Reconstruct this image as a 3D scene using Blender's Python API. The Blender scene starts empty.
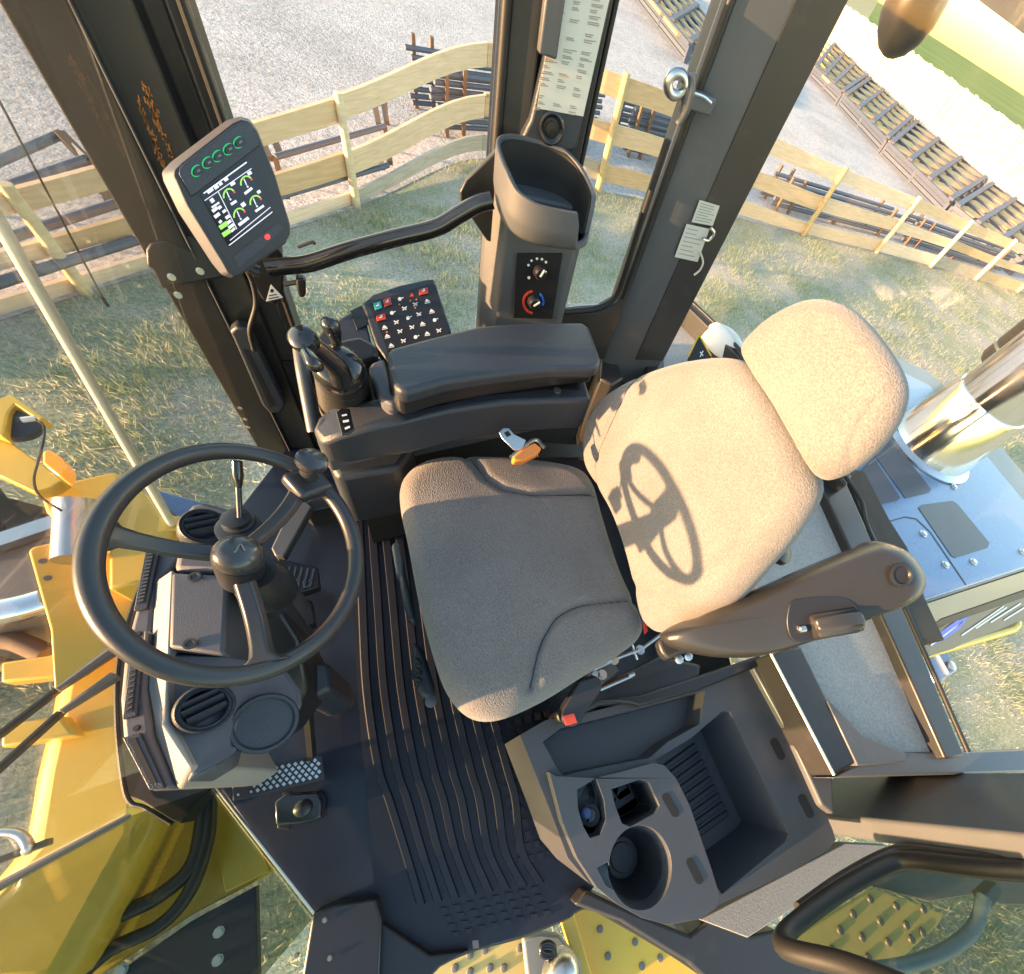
import bpy, bmesh, math, random
import numpy as np
from mathutils import Vector, Matrix, noise

random.seed(7); np.random.seed(7)
R = math.radians
scene = bpy.context.scene
COL = scene.collection

# ------------------------------------------------------------------ camera
FPX, PX0, PY0 = 411.35, 600.0, 542.0
AX = Vector((0.90207752, 0.13771001, -0.40901358))
AY = Vector((-0.30733335, 0.87033448, -0.38479098))
AZ = AX.cross(AY).normalized(); AX.normalize(); AY = AZ.cross(AX).normalized()
CAM = Vector((0, 0, 1.35))
M3 = Matrix((AX, AY, AZ))            # camera axes -> world axes
cd = bpy.data.cameras.new('camera'); cam = bpy.data.objects.new('camera', cd)
COL.objects.link(cam)
cam.matrix_world = Matrix.Translation(CAM) @ M3.to_4x4()
cd.sensor_fit = 'HORIZONTAL'; cd.sensor_width = 36.0
cd.lens = 36.0 * FPX / 1024.0
cd.shift_x = -(PX0 - 512) / 1024.0
cd.shift_y = (PY0 - 487) / 1024.0
cd.clip_start = 0.01; cd.clip_end = 5000
scene.camera = cam

# ------------------------------------------------------------------ sky and sun
SUN_EL, SUN_AZ = 5.0, -1.5            # elevation; azimuth: degrees from -X towards +Y
sx = -math.cos(R(SUN_AZ)) * math.cos(R(SUN_EL)); sy = math.sin(R(SUN_AZ)) * math.cos(R(SUN_EL)); sz = math.sin(R(SUN_EL))
SUND = Vector((sx, sy, sz))
w = bpy.data.worlds.new('World'); scene.world = w; w.use_nodes = True
nt = w.node_tree; nt.nodes.clear()
sky = nt.nodes.new('ShaderNodeTexSky'); sky.sky_type = 'NISHITA'; sky.sun_disc = False
sky.sun_elevation = R(SUN_EL); sky.sun_rotation = math.atan2(sx, sy)
sky.air_density = 1.0; sky.dust_density = 0.6; sky.ozone_density = 1.0
bg = nt.nodes.new('ShaderNodeBackground'); bg.inputs[1].default_value = 0.15
wo = nt.nodes.new('ShaderNodeOutputWorld')
nt.links.new(sky.outputs[0], bg.inputs[0]); nt.links.new(bg.outputs[0], wo.inputs[0])
sl = bpy.data.lights.new('sun', 'SUN'); sl.energy = 2.9; sl.angle = R(0.8); sl.color = (1.0, 0.61, 0.31)
so = bpy.data.objects.new('sun', sl); COL.objects.link(so)
so.rotation_euler = SUND.to_track_quat('Z', 'Y').to_euler(); so.location = (-8, 1, 4)
scene.view_settings.view_transform = 'Standard'; scene.view_settings.look = 'None'
scene.view_settings.exposure = 2.95; scene.view_settings.gamma = 1.0
scene.cycles.max_bounces = 8; scene.cycles.transparent_max_bounces = 24
scene.cycles.caustics_reflective = False; scene.cycles.caustics_refractive = False

# ------------------------------------------------------------------ pixel -> world
def ray(px, py): return M3 @ Vector(((px - PX0) / FPX, -(py - PY0) / FPX, -1.0))
def at(px, py, z): r = ray(px, py); return CAM + r * ((z - CAM.z) / r.z)
def ony(px, py, y): r = ray(px, py); return CAM + r * ((y - CAM.y) / r.y)
def onx(px, py, x): r = ray(px, py); return CAM + r * ((x - CAM.x) / r.x)
def hit(px, py, pl):
    p0, n = pl; r = ray(px, py); return CAM + r * ((p0 - CAM).dot(n) / r.dot(n))
def plane(p, n): return (Vector(p), Vector(n).normalized())

# ------------------------------------------------------------------ materials
def _n(nt, t, **k):
    n = nt.nodes.new(t)
    for a, b in k.items():
        if a in n.inputs: n.inputs[a].default_value = b
        else: setattr(n, a, b)
    return n
def mat(name, col, rough=.5, metal=0., var=.12, scale=6., bump=.0, bscale=200., coat=0., spec=.5, emit=None, estr=0., dirt=0., rvar=.0):
    m = bpy.data.materials.new(name); m.use_nodes = True; nt = m.node_tree; b = nt.nodes['Principled BSDF']
    b.inputs['Roughness'].default_value = rough; b.inputs['Metallic'].default_value = metal
    b.inputs['Specular IOR Level'].default_value = spec
    if coat: b.inputs['Coat Weight'].default_value = coat; b.inputs['Coat Roughness'].default_value = .12
    tc = _n(nt, 'ShaderNodeTexCoord')
    ns = _n(nt, 'ShaderNodeTexNoise'); ns.inputs['Scale'].default_value = scale; ns.inputs['Detail'].default_value = 6
    nt.links.new(tc.outputs['Object'], ns.inputs['Vector'])
    mx = _n(nt, 'ShaderNodeMix'); mx.data_type = 'RGBA'
    c = Vector(col)
    mx.inputs[6].default_value = (*(c * (1 - var)), 1); mx.inputs[7].default_value = (*[min(1, v) for v in c * (1 + var)], 1)
    nt.links.new(ns.outputs['Fac'], mx.inputs[0])
    last = mx.outputs[2]
    if dirt:
        n2 = _n(nt, 'ShaderNodeTexNoise'); n2.inputs['Scale'].default_value = 14; n2.inputs['Detail'].default_value = 9; n2.inputs['Roughness'].default_value = .7
        nt.links.new(tc.outputs['Object'], n2.inputs['Vector'])
        rp = _n(nt, 'ShaderNodeMapRange'); rp.inputs[1].default_value = .55; rp.inputs[2].default_value = .8; rp.inputs[4].default_value = dirt
        nt.links.new(n2.outputs['Fac'], rp.inputs[0])
        m2 = _n(nt, 'ShaderNodeMix'); m2.data_type = 'RGBA'; m2.inputs[7].default_value = (.3, .27, .21, 1)
        nt.links.new(rp.outputs[0], m2.inputs[0]); nt.links.new(last, m2.inputs[6]); last = m2.outputs[2]
    nt.links.new(last, b.inputs['Base Color'])
    if rvar:
        mr = _n(nt, 'ShaderNodeMapRange'); mr.inputs[3].default_value = max(0, rough - rvar); mr.inputs[4].default_value = rough + rvar
        nt.links.new(ns.outputs['Fac'], mr.inputs[0]); nt.links.new(mr.outputs[0], b.inputs['Roughness'])
    if bump:
        nb = _n(nt, 'ShaderNodeTexNoise'); nb.inputs['Scale'].default_value = bscale; nb.inputs['Detail'].default_value = 3
        nt.links.new(tc.outputs['Object'], nb.inputs['Vector'])
        bp = _n(nt, 'ShaderNodeBump'); bp.inputs['Strength'].default_value = bump; bp.inputs['Distance'].default_value = .002
        nt.links.new(nb.outputs['Fac'], bp.inputs['Height']); nt.links.new(bp.outputs[0], b.inputs['Normal'])
    if emit: b.inputs['Emission Color'].default_value = (*emit, 1); b.inputs['Emission Strength'].default_value = estr
    return m

def glass_mat(name, tint=(.97, .96, .95), dirt=.04, refl=.35):
    m = bpy.data.materials.new(name); m.use_nodes = True; nt = m.node_tree; nt.nodes.clear()
    o = _n(nt, 'ShaderNodeOutputMaterial'); t = _n(nt, 'ShaderNodeBsdfTransparent'); g = _n(nt, 'ShaderNodeBsdfGlossy')
    t.inputs[0].default_value = (*tint, 1); g.inputs['Roughness'].default_value = .03
    f = _n(nt, 'ShaderNodeFresnel'); f.inputs[0].default_value = 1.33
    mu = _n(nt, 'ShaderNodeMath', operation='MULTIPLY'); mu.inputs[1].default_value = refl
    nt.links.new(f.outputs[0], mu.inputs[0])
    x = _n(nt, 'ShaderNodeMixShader'); nt.links.new(mu.outputs[0], x.inputs[0]); nt.links.new(t.outputs[0], x.inputs[1]); nt.links.new(g.outputs[0], x.inputs[2])
    d = _n(nt, 'ShaderNodeBsdfDiffuse'); d.inputs[0].default_value = (.6, .57, .5, 1)
    tc = _n(nt, 'ShaderNodeTexCoord'); ns = _n(nt, 'ShaderNodeTexNoise'); ns.inputs['Scale'].default_value = 3; ns.inputs['Detail'].default_value = 8
    nt.links.new(tc.outputs['Object'], ns.inputs['Vector'])
    mr = _n(nt, 'ShaderNodeMapRange'); mr.inputs[1].default_value = .35; mr.inputs[2].default_value = .85; mr.inputs[4].default_value = dirt
    nt.links.new(ns.outputs['Fac'], mr.inputs[0])
    y = _n(nt, 'ShaderNodeMixShader'); nt.links.new(mr.outputs[0], y.inputs[0]); nt.links.new(x.outputs[0], y.inputs[1]); nt.links.new(d.outputs[0], y.inputs[2])
    nt.links.new(y.outputs[0], o.inputs[0]); return m

def fabric_mat():
    m = bpy.data.materials.new('seat_fabric'); m.use_nodes = True; nt = m.node_tree; b = nt.nodes['Principled BSDF']
    tc = _n(nt, 'ShaderNodeTexCoord'); mp = _n(nt, 'ShaderNodeMapping'); mp.inputs['Scale'].default_value = (1, .55, 1)
    nt.links.new(tc.outputs['Object'], mp.inputs[0])
    n1 = _n(nt, 'ShaderNodeTexNoise'); n1.inputs['Scale'].default_value = 470; n1.inputs['Detail'].default_value = 3
    v = _n(nt, 'ShaderNodeTexVoronoi'); v.inputs['Scale'].default_value = 400
    n2 = _n(nt, 'ShaderNodeTexNoise'); n2.inputs['Scale'].default_value = 9; n2.inputs['Detail'].default_value = 4
    for n in (n1, v): nt.links.new(mp.outputs[0], n.inputs['Vector'])
    nt.links.new(tc.outputs['Object'], n2.inputs['Vector'])
    r = _n(nt, 'ShaderNodeValToRGB'); r.color_ramp.elements[0].position = .36; r.color_ramp.elements[1].position = .66
    r.color_ramp.elements[0].color = (.165, .155, .15, 1); r.color_ramp.elements[1].color = (.245, .228, .218, 1)
    nt.links.new(n1.outputs['Fac'], r.inputs[0])
    mx = _n(nt, 'ShaderNodeMix'); mx.data_type = 'RGBA'; mx.blend_type = 'MULTIPLY'; mx.inputs[0].default_value = .35
    nt.links.new(r.outputs[0], mx.inputs[6]); nt.links.new(n2.outputs['Fac'], mx.inputs[7]); nt.links.new(mx.outputs[2], b.inputs['Base Color'])
    b.inputs['Roughness'].default_value = .95; b.inputs['Sheen Weight'].default_value = .25; b.inputs['Specular IOR Level'].default_value = .1
    ad = _n(nt, 'ShaderNodeMath', operation='ADD'); nt.links.new(n1.outputs['Fac'], ad.inputs[0]); nt.links.new(v.outputs['Distance'], ad.inputs[1])
    bp = _n(nt, 'ShaderNodeBump'); bp.inputs['Strength'].default_value = .6; bp.inputs['Distance'].default_value = .0018
    nt.links.new(ad.outputs[0], bp.inputs['Height']); nt.links.new(bp.outputs[0], b.inputs['Normal'])
    return m

def ground_mat(name, kind):
    m = bpy.data.materials.new(name); m.use_nodes = True; nt = m.node_tree; b = nt.nodes['Principled BSDF']
    tc = _n(nt, 'ShaderNodeTexCoord')
    def nz(s, d=6, r=.6):
        n = _n(nt, 'ShaderNodeTexNoise'); n.inputs['Scale'].default_value = s; n.inputs['Detail'].default_value = d; n.inputs['Roughness'].default_value = r
        nt.links.new(tc.outputs['Object'], n.inputs['Vector']); return n
    def ramp(src, st):
        r = _n(nt, 'ShaderNodeValToRGB'); e = r.color_ramp.elements
        while len(e) > 1: e.remove(e[0])
        e[0].position, e[0].color = st[0][0], (*st[0][1], 1)
        for p, c in st[1:]: q = e.new(p); q.color = (*c, 1)
        nt.links.new(src, r.inputs[0]); return r
    if kind == 'grass':
        a = ramp(nz(.9, 8).outputs['Fac'], [(.3, (.62, .58, .52)), (.45, (.56, .55, .44)), (.58, (.42, .47, .31)), (.7, (.58, .56, .45))])
        c = ramp(nz(40, 6).outputs['Fac'], [(.3, (.35, .35, .35)), (.7, (1, 1, 1))]); bs, bsc = .6, 60
    elif kind == 'gravel':
        a = ramp(nz(.5, 6).outputs['Fac'], [(.35, (.50, .50, .50)), (.55, (.64, .635, .63)), (.7, (.56, .555, .55))])
        c = ramp(nz(14, 10, .8).outputs['Fac'], [(.38, (.45, .45, .48)), (.58, (1, 1, 1))]); bs, bsc = 1., 22
    else:
        a = ramp(nz(.02, 6).outputs['Fac'], [(.35, (.16, .24, .05)), (.7, (.26, .32, .09))])
        c = ramp(nz(1.5, 8, .75).outputs['Fac'], [(.35, (.7, .7, .7)), (.6, (1, 1, 1))]); bs, bsc = .3, 5
    mx = _n(nt, 'ShaderNodeMix'); mx.data_type = 'RGBA'; mx.blend_type = 'MULTIPLY'; mx.inputs[0].default_value = .8
    nt.links.new(a.outputs[0], mx.inputs[6]); nt.links.new(c.outputs[0], mx.inputs[7]); nt.links.new(mx.outputs[2], b.inputs['Base Color'])
    b.inputs['Roughness'].default_value = .95; b.inputs['Specular IOR Level'].default_value = .1
    bp = _n(nt, 'ShaderNodeBump'); bp.inputs['Strength'].default_value = bs; bp.inputs['Distance'].default_value = .04
    nt.links.new(nz(bsc, 5).outputs['Fac'], bp.inputs['Height']); nt.links.new(bp.outputs[0], b.inputs['Normal'])
    return m

def wood_mat(name, c0, c1):
    m = bpy.data.materials.new(name); m.use_nodes = True; nt = m.node_tree; b = nt.nodes['Principled BSDF']
    tc = _n(nt, 'ShaderNodeTexCoord'); mp = _n(nt, 'ShaderNodeMapping'); mp.inputs['Scale'].default_value = (1.2, 1.2, 14)
    nt.links.new(tc.outputs['Object'], mp.inputs[0])
    n = _n(nt, 'ShaderNodeTexNoise'); n.inputs['Scale'].default_value = 3; n.inputs['Detail'].default_value = 6; n.inputs['Distortion'].default_value = .6
    nt.links.new(mp.outputs[0], n.inputs['Vector'])
    r = _n(nt, 'ShaderNodeValToRGB'); r.color_ramp.elements[0].position = .3; r.color_ramp.elements[1].position = .7
    r.color_ramp.elements[0].color = (*c0, 1); r.color_ramp.elements[1].color = (*c1, 1)
    nt.links.new(n.outputs['Fac'], r.inputs[0])
    k = _n(nt, 'ShaderNodeTexVoronoi'); k.inputs['Scale'].default_value = 2.6; nt.links.new(tc.outputs['Object'], k.inputs['Vector'])
    kr = _n(nt, 'ShaderNodeMapRange'); kr.inputs[1].default_value = .03; kr.inputs[2].default_value = .07; kr.inputs[3].default_value = .6; kr.inputs[4].default_value = 0
    nt.links.new(k.outputs['Distance'], kr.inputs[0])
    mx = _n(nt, 'ShaderNodeMix'); mx.data_type = 'RGBA'; mx.inputs[7].default_value = (.25, .15, .06, 1)
    nt.links.new(kr.outputs[0], mx.inputs[0]); nt.links.new(r.outputs[0], mx.inputs[6])
    oi = _n(nt, 'ShaderNodeObjectInfo'); hs = _n(nt, 'ShaderNodeHueSaturation'); rv = _n(nt, 'ShaderNodeMapRange'); rv.inputs[3].default_value = .78; rv.inputs[4].default_value = 1.12
    rs = _n(nt, 'ShaderNodeMapRange'); rs.inputs[3].default_value = 1.1; rs.inputs[4].default_value = .75
    nt.links.new(oi.outputs['Random'], rv.inputs[0]); nt.links.new(oi.outputs['Random'], rs.inputs[0]); nt.links.new(rv.outputs[0], hs.inputs['Value']); nt.links.new(rs.outputs[0], hs.inputs['Saturation'])
    nt.links.new(mx.outputs[2], hs.inputs['Color']); nt.links.new(hs.outputs[0], b.inputs['Base Color'])
    b.inputs['Roughness'].default_value = .75; return m

MT = dict(
 plastic=mat('charcoal_plastic', (.030, .035, .046), .36, bump=.5, bscale=480, dirt=.07, rvar=.08),
 plastic_grey=mat('grey_plastic', (.072, .075, .092), .5, bump=.3, bscale=900, dirt=.08, rvar=.08),
 plastic_black=mat('black_plastic', (.016, .016, .018), .32, bump=.15, bscale=900, rvar=.08),
 traym=mat('tray_plastic', (.060, .063, .070), .36, bump=.25, bscale=700, dirt=.05, rvar=.1), pod=mat('pod_plastic', (.080, .083, .090), .5, bump=.3, bscale=900, dirt=.08, rvar=.08),
 armp=mat('armrest_plastic', (.028, .027, .026), .24, bump=.25, bscale=700, rvar=.06),
 frame=mat('painted_frame', (.024, .023, .023), .42, coat=.15, dirt=.10, rvar=.08),
 frame_grey=mat('grey_painted_frame', (.078, .082, .088), .45, coat=.15, dirt=.12, rvar=.08),
 gasket=mat('rubber_gasket', (.012, .012, .012), .5, bump=.1),
 rubber=mat('mat_rubber', (.007, .008, .017), .5, bump=.3, bscale=400, dirt=.045, rvar=.1),
 floor=mat('blue_black_floor', (.007, .012, .026), .36, coat=.2, bump=.1, bscale=60, dirt=.01, rvar=.1),
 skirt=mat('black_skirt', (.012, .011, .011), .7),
 wheel=mat('wheel_rubber', (.030, .030, .033), .33, bump=.12, bscale=700, rvar=.06),
 cap=mat('cap_plastic', (.035, .035, .036), .25, coat=.3, rvar=.05),
 yellow=mat('yellow_paint', (.74, .46, .05), .38, coat=.3, var=.05, scale=3, dirt=.12, rvar=.08),
 yellow_pale=mat('weathered_yellow_paint', (.62, .47, .16), .5, var=.08, scale=6, dirt=.3, rvar=.08),
 chrome=mat('bright_steel', (.82, .82, .82), .13, 1., var=.04, rvar=.05),
 steel=mat('zinc_steel', (.6, .6, .58), .32, 1., var=.1, rvar=.08),
 greysteel=mat('grey_arm_steel', (.17, .16, .15), .5, .3, var=.15, dirt=.35, rvar=.1),
 dark_steel=mat('dark_painted_steel', (.10, .12, .16), .5, .2, dirt=.15),
 brown=mat('rusty_steel', (.16, .10, .06), .8, dirt=.2),
 blue=mat('blue_painted_steel', (.06, .075, .12), .6, dirt=.1),
 timber=mat('orange_timber', (.60, .38, .15), .8, var=.45, scale=2),
 hood=mat('sky_tinted_hood_paint', (.10, .19, .34), .28, .35, var=.04, coat=.4, dirt=.05, rvar=.06),  # blue of the reflected sky is put into this base colour
 hoodside=mat('grey_hood_side', (.20, .21, .20), .4, coat=.2, dirt=.15),
 decal=mat('dark_decal', (.045, .05, .07), .35, var=.3, scale=60),
 bluedecal=mat('blue_decal', (.02, .12, .75), .4), cream=mat('cream_paint', (.90, .82, .62), .4, coat=.2, var=.04), white=mat('white_print', (.78, .78, .76), .5, var=.05),
 paper=mat('label_paper', (.60, .58, .52), .6, var=.05), ink=mat('grey_print', (.30, .29, .27), .7),
 inkred=mat('orange_print', (.62, .30, .15), .7),
 carpet_dark=mat('dark_beige_carpet', (.25, .235, .21), .95, var=.35, scale=170, bump=.5, bscale=320, spec=.1), carpet=mat('grey_carpet', (.46, .425, .39), .95, var=.42, scale=170, bump=.5, bscale=320, spec=.1),  # the strip takes a darker beige copy of the carpet
 red=mat('red_plastic', (.62, .06, .03), .4), orange=mat('orange_plastic', (.85, .25, .03), .35, coat=.3),
 teal=mat('teal_print', (.03, .36, .36), .5), bluep=mat('blue_print', (.03, .15, .7), .5), green=mat('green_print', (.03, .42, .12), .5),
 amber=mat('amber_lens', (1.0, .38, .03), .15, coat=.5, emit=(1.0, .35, .02), estr=.10), tyre=mat('tyre_rubber', (.035, .033, .03), .8, dirt=.5),
 orange_glint=mat('painted_orange_reflection', (.55, .20, .05), .7, var=.5, scale=120),  # colour of the sun reflection painted on the front pillar
 wall=mat('pale_boards', (.56, .52, .42), .8, var=.15, scale=.4), screen=mat('screen_black', (.01, .01, .012), .12),
 lit=mat('lit_white', (.1, .1, .1), .5, emit=(.85, .87, 1), estr=.15), litg=mat('lit_green', (.1, .1, .1), .5, emit=(.35, .8, .08), estr=.15),
 litr=mat('lit_red', (.1, .02, .02), .5, emit=(.9, .05, .05), estr=.2), litring=mat('lit_green_ring', (.02, .1, .05), .5, emit=(.03, .55, .18), estr=.12),
 knob=mat('glossy_black', (.012, .012, .013), .12, coat=.5),
 glass=glass_mat('cab_glass', dirt=.03), glass_l=glass_mat('side_glass', (.60, .64, .58), .02, .18),
 fabric=fabric_mat(), grassg=ground_mat('grass_ground', 'grass'), gravel=ground_mat('gravel_yard', 'gravel'), field=ground_mat('green_field', 'field'),
 wood=wood_mat('fence_wood', (.70, .47, .27), (.86, .62, .38)), wood_grey=wood_mat('weathered_wood', (.42, .37, .29), (.58, .52, .42)),
 post=wood_mat('post_wood', (.58, .43, .22), (.74, .57, .31)),
)

# ------------------------------------------------------------------ mesh helpers
def crom(p, closed=False, sub=6):
    p = [Vector(v) for v in p]; n = len(p); out = []
    if n < 3 and not closed: return p
    for i in range(n if closed else n - 1):
        a = p[(i - 1) % n] if closed or i > 0 else p[0] * 2 - p[1]
        b = p[i]; c = p[(i + 1) % n]; d = p[(i + 2) % n] if closed or i + 2 < n else p[-1] * 2 - p[-2]
        for k in range(sub):
            t = k / sub
            out.append(.5 * ((2 * b) + (c - a) * t + (2 * a - 5 * b + 4 * c - d) * t * t + (3 * b - a - 3 * c + d) * t ** 3))
    if not closed: out.append(p[-1])
    return out
class MB:
    def __init__(s): s.v = []; s.f = []
    def add(s, vs, fs):
        o = len(s.v); s.v += [Vector(q) for q in vs]; s.f += [[i + o for i in f] for f in fs]; return s
    def prism(s, pts, vec):
        n = len(pts); vec = Vector(vec); pts = [Vector(p) for p in pts]
        nn = Vector((0, 0, 0))
        for i in range(n): nn += pts[i].cross(pts[(i + 1) % n])
        if nn.dot(vec) > 0: pts = pts[::-1]
        s.add(pts + [p + vec for p in pts], [list(range(n)), [2 * n - 1 - i for i in range(n)]] + [[i, i + n, (i + 1) % n + n, (i + 1) % n] for i in range(n)]); return s
    def box(s, c, size, rot=None):
        h = Vector(size) / 2; vs = [Vector((x * h.x, y * h.y, z * h.z)) for x in (-1, 1) for y in (-1, 1) for z in (-1, 1)]
        if rot is not None: vs = [rot @ v for v in vs]
        s.add([Vector(c) + v for v in vs], [[0, 1, 3, 2], [4, 6, 7, 5], [0, 4, 5, 1], [2, 3, 7, 6], [0, 2, 6, 4], [1, 5, 7, 3]]); return s
    def bar(s, a, b, w, h, up=(0, 0, 1)):
        a = Vector(a); b = Vector(b); d = (b - a); L = d.length; d.normalize(); up = Vector(up)
        u = d.cross(up)
        if u.length < 1e-4: u = d.cross(Vector((1, 0, 0)))
        u.normalize(); v = u.cross(d)
        return s.box((a + b) / 2, (L, w, h), Matrix((d, u, v)).transposed())
    def tube(s, pts, r, n=10, closed=False, sub=6, cap=True):
        p = crom(pts, closed, sub) if sub > 1 else [Vector(q) for q in pts]
        m = len(p); rr = r if isinstance(r, (list, tuple)) else None
        T = []
        for i in range(m):
            a = p[i - 1] if (i > 0 or closed) else p[i]; b = p[(i + 1) % m] if (i < m - 1 or closed) else p[i]
            T.append((b - a).normalized())
        u = T[0].orthogonal().normalized(); vs = []
        for i in range(m):
            u = (u - T[i] * u.dot(T[i])).normalized(); v = T[i].cross(u)
            if rr: t = i / (m - 1) * (len(rr) - 1); k = min(int(t), len(rr) - 2); rad = rr[k] + (rr[k + 1] - rr[k]) * (t - k)
            else: rad = r
            vs += [p[i] + (u * math.cos(2 * math.pi * j / n) + v * math.sin(2 * math.pi * j / n)) * rad for j in range(n)]
        fs = [[i * n + j, i * n + (j + 1) % n, ((i + 1) % m) * n + (j + 1) % n, ((i + 1) % m) * n + j] for i in range(m if closed else m - 1) for j in range(n)]
        if cap and not closed: fs += [list(range(n))[::-1], [(m - 1) * n + j for j in range(n)]]
        return s.add(vs, fs)
    def lathe(s, prof, o, ax=(0, 0, 1), n=32, sx=1., sy=1., ref=None):
        ax = Vector(ax).normalized(); u = (Vector(ref) - ax * Vector(ref).dot(ax)).normalized() if ref else ax.orthogonal().normalized(); v = ax.cross(u); o = Vector(o)
        vs = []; m = len(prof)
        for r, h in prof: vs += [o + ax * h + (u * math.cos(2 * math.pi * j / n) * sx + v * math.sin(2 * math.pi * j / n) * sy) * max(r, 1e-5) for j in range(n)]
        fs = [[i * n + j, i * n + (j + 1) % n, (i + 1) * n + (j + 1) % n, (i + 1) * n + j] for i in range(m - 1) for j in range(n)]
        if prof[0][0] > 1e-4: fs.append(list(range(n))[::-1])
        if prof[-1][0] > 1e-4: fs.append([(m - 1) * n + j for j in range(n)])
        return s.add(vs, fs)
    def relief(s, V, F, zd):
        """top faces from (px,py,z) vertices; outer boundary walls dropped to height zd, closed below"""
        P = [at(*v) for v in V]; o = list(P); n = len(P)
        bot = [Vector((p.x, p.y, zd)) for p in P]
        E = {}
        for f in F:
            for i in range(len(f)): E[(f[i], f[(i + 1) % len(f)])] = 1
        walls = [[a, a + n, b + n, b] for (a, b) in E if (b, a) not in E]
        s.add(o + bot, [list(f) for f in F] + walls + [[i + n for i in f[::-1]] for f in F]); return s

def build(name, mb, m, parent=None, bevel=0., seg=3, smooth=True, loc=None, kind=None, ang=40):
    me = bpy.data.meshes.new(name); me.from_pydata([tuple(v) for v in mb.v], [], mb.f)
    bm = bmesh.new(); bm.from_mesh(me); bmesh.ops.remove_doubles(bm, verts=bm.verts, dist=1e-6)
    bmesh.ops.recalc_face_normals(bm, faces=bm.faces); bm.to_mesh(me); bm.free()
    base = Vector(loc) if loc else Vector((0, 0, 0)); q = parent
    if parent is not None:
        while q.parent: q = q.parent
        base = Vector(q.location)
    me.transform(Matrix.Translation(-base)); me.materials.append(m if not isinstance(m, str) else MT[m])
    o = bpy.data.objects.new(name, me); COL.objects.link(o)
    if parent is not None: o.parent = parent
    else: o.location = base
    if smooth:
        me.polygons.foreach_set('use_smooth', [True] * len(me.polygons))
        try: me.set_sharp_from_angle(angle=R(ang))
        except Exception: pass
    if bevel:
        b = o.modifiers.new('bevel', 'BEVEL'); b.width = bevel; b.segments = seg; b.limit_method = 'ANGLE'; b.angle_limit = R(30); b.harden_normals = False
    if kind: o['kind'] = kind
    return o
def thing(name, label, cat, loc, group=None):
    o = bpy.data.objects.new(name, None); COL.objects.link(o); o.location = Vector(loc); o.empty_display_size = .1
    o['label'] = label; o['category'] = cat
    if group: o['group'] = group
    return o
def tag(o, label, cat, group=None):
    o['label'] = label; o['category'] = cat
    if group: o['group'] = group
    return o
def flat(mb, pix, pl, th=.0012, off=.0015):
    """a thin applied mark (decal, key, print) lying on plane pl"""
    n = pl[1]; P = [hit(x, y, pl) + n * off for x, y in pix]; mb.prism(P, n * th); return mb
def slab(mb, pix, pl, th, rnd=0):
    P = [hit(x, y, pl) for x, y in pix]
    if rnd: P = crom(P, True, rnd)
    mb.prism(P, pl[1] * -th); return mb
def dot(x, y, r, n=14, ry=None, a=0): return [(x + r * math.cos(2 * math.pi * k / n) * math.cos(a) - (ry or r) * math.sin(2 * math.pi * k / n) * math.sin(a), y + r * math.cos(2 * math.pi * k / n) * math.sin(a) + (ry or r) * math.sin(2 * math.pi * k / n) * math.cos(a)) for k in range(n)]
def capsule(x0, y0, x1, y1, r):
    a = math.atan2(y1 - y0, x1 - x0); return [(x1 + r * math.cos(a - math.pi / 2 + k * math.pi / 6), y1 + r * math.sin(a - math.pi / 2 + k * math.pi / 6)) for k in range(7)] + [(x0 + r * math.cos(a + math.pi / 2 + k * math.pi / 6), y0 + r * math.sin(a + math.pi / 2 + k * math.pi / 6)) for k in range(7)]
def seg2(x0, y0, x1, y1, w):
    d = math.hypot(x1 - x0, y1 - y0) or 1; nx, ny = -(y1 - y0) / d * w / 2, (x1 - x0) / d * w / 2
    return [(x0 + nx, y0 + ny), (x1 + nx, y1 + ny), (x1 - nx, y1 - ny), (x0 - nx, y0 - ny)]
def bolt(mb, p, n, r=.008, h=.006):
    n = Vector(n).normalized(); mb.lathe([(r * 1.5, 0), (r * 1.5, h * .3), (r, h * .3), (r, h), (0, h)], p, n, 8); return mb
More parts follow.
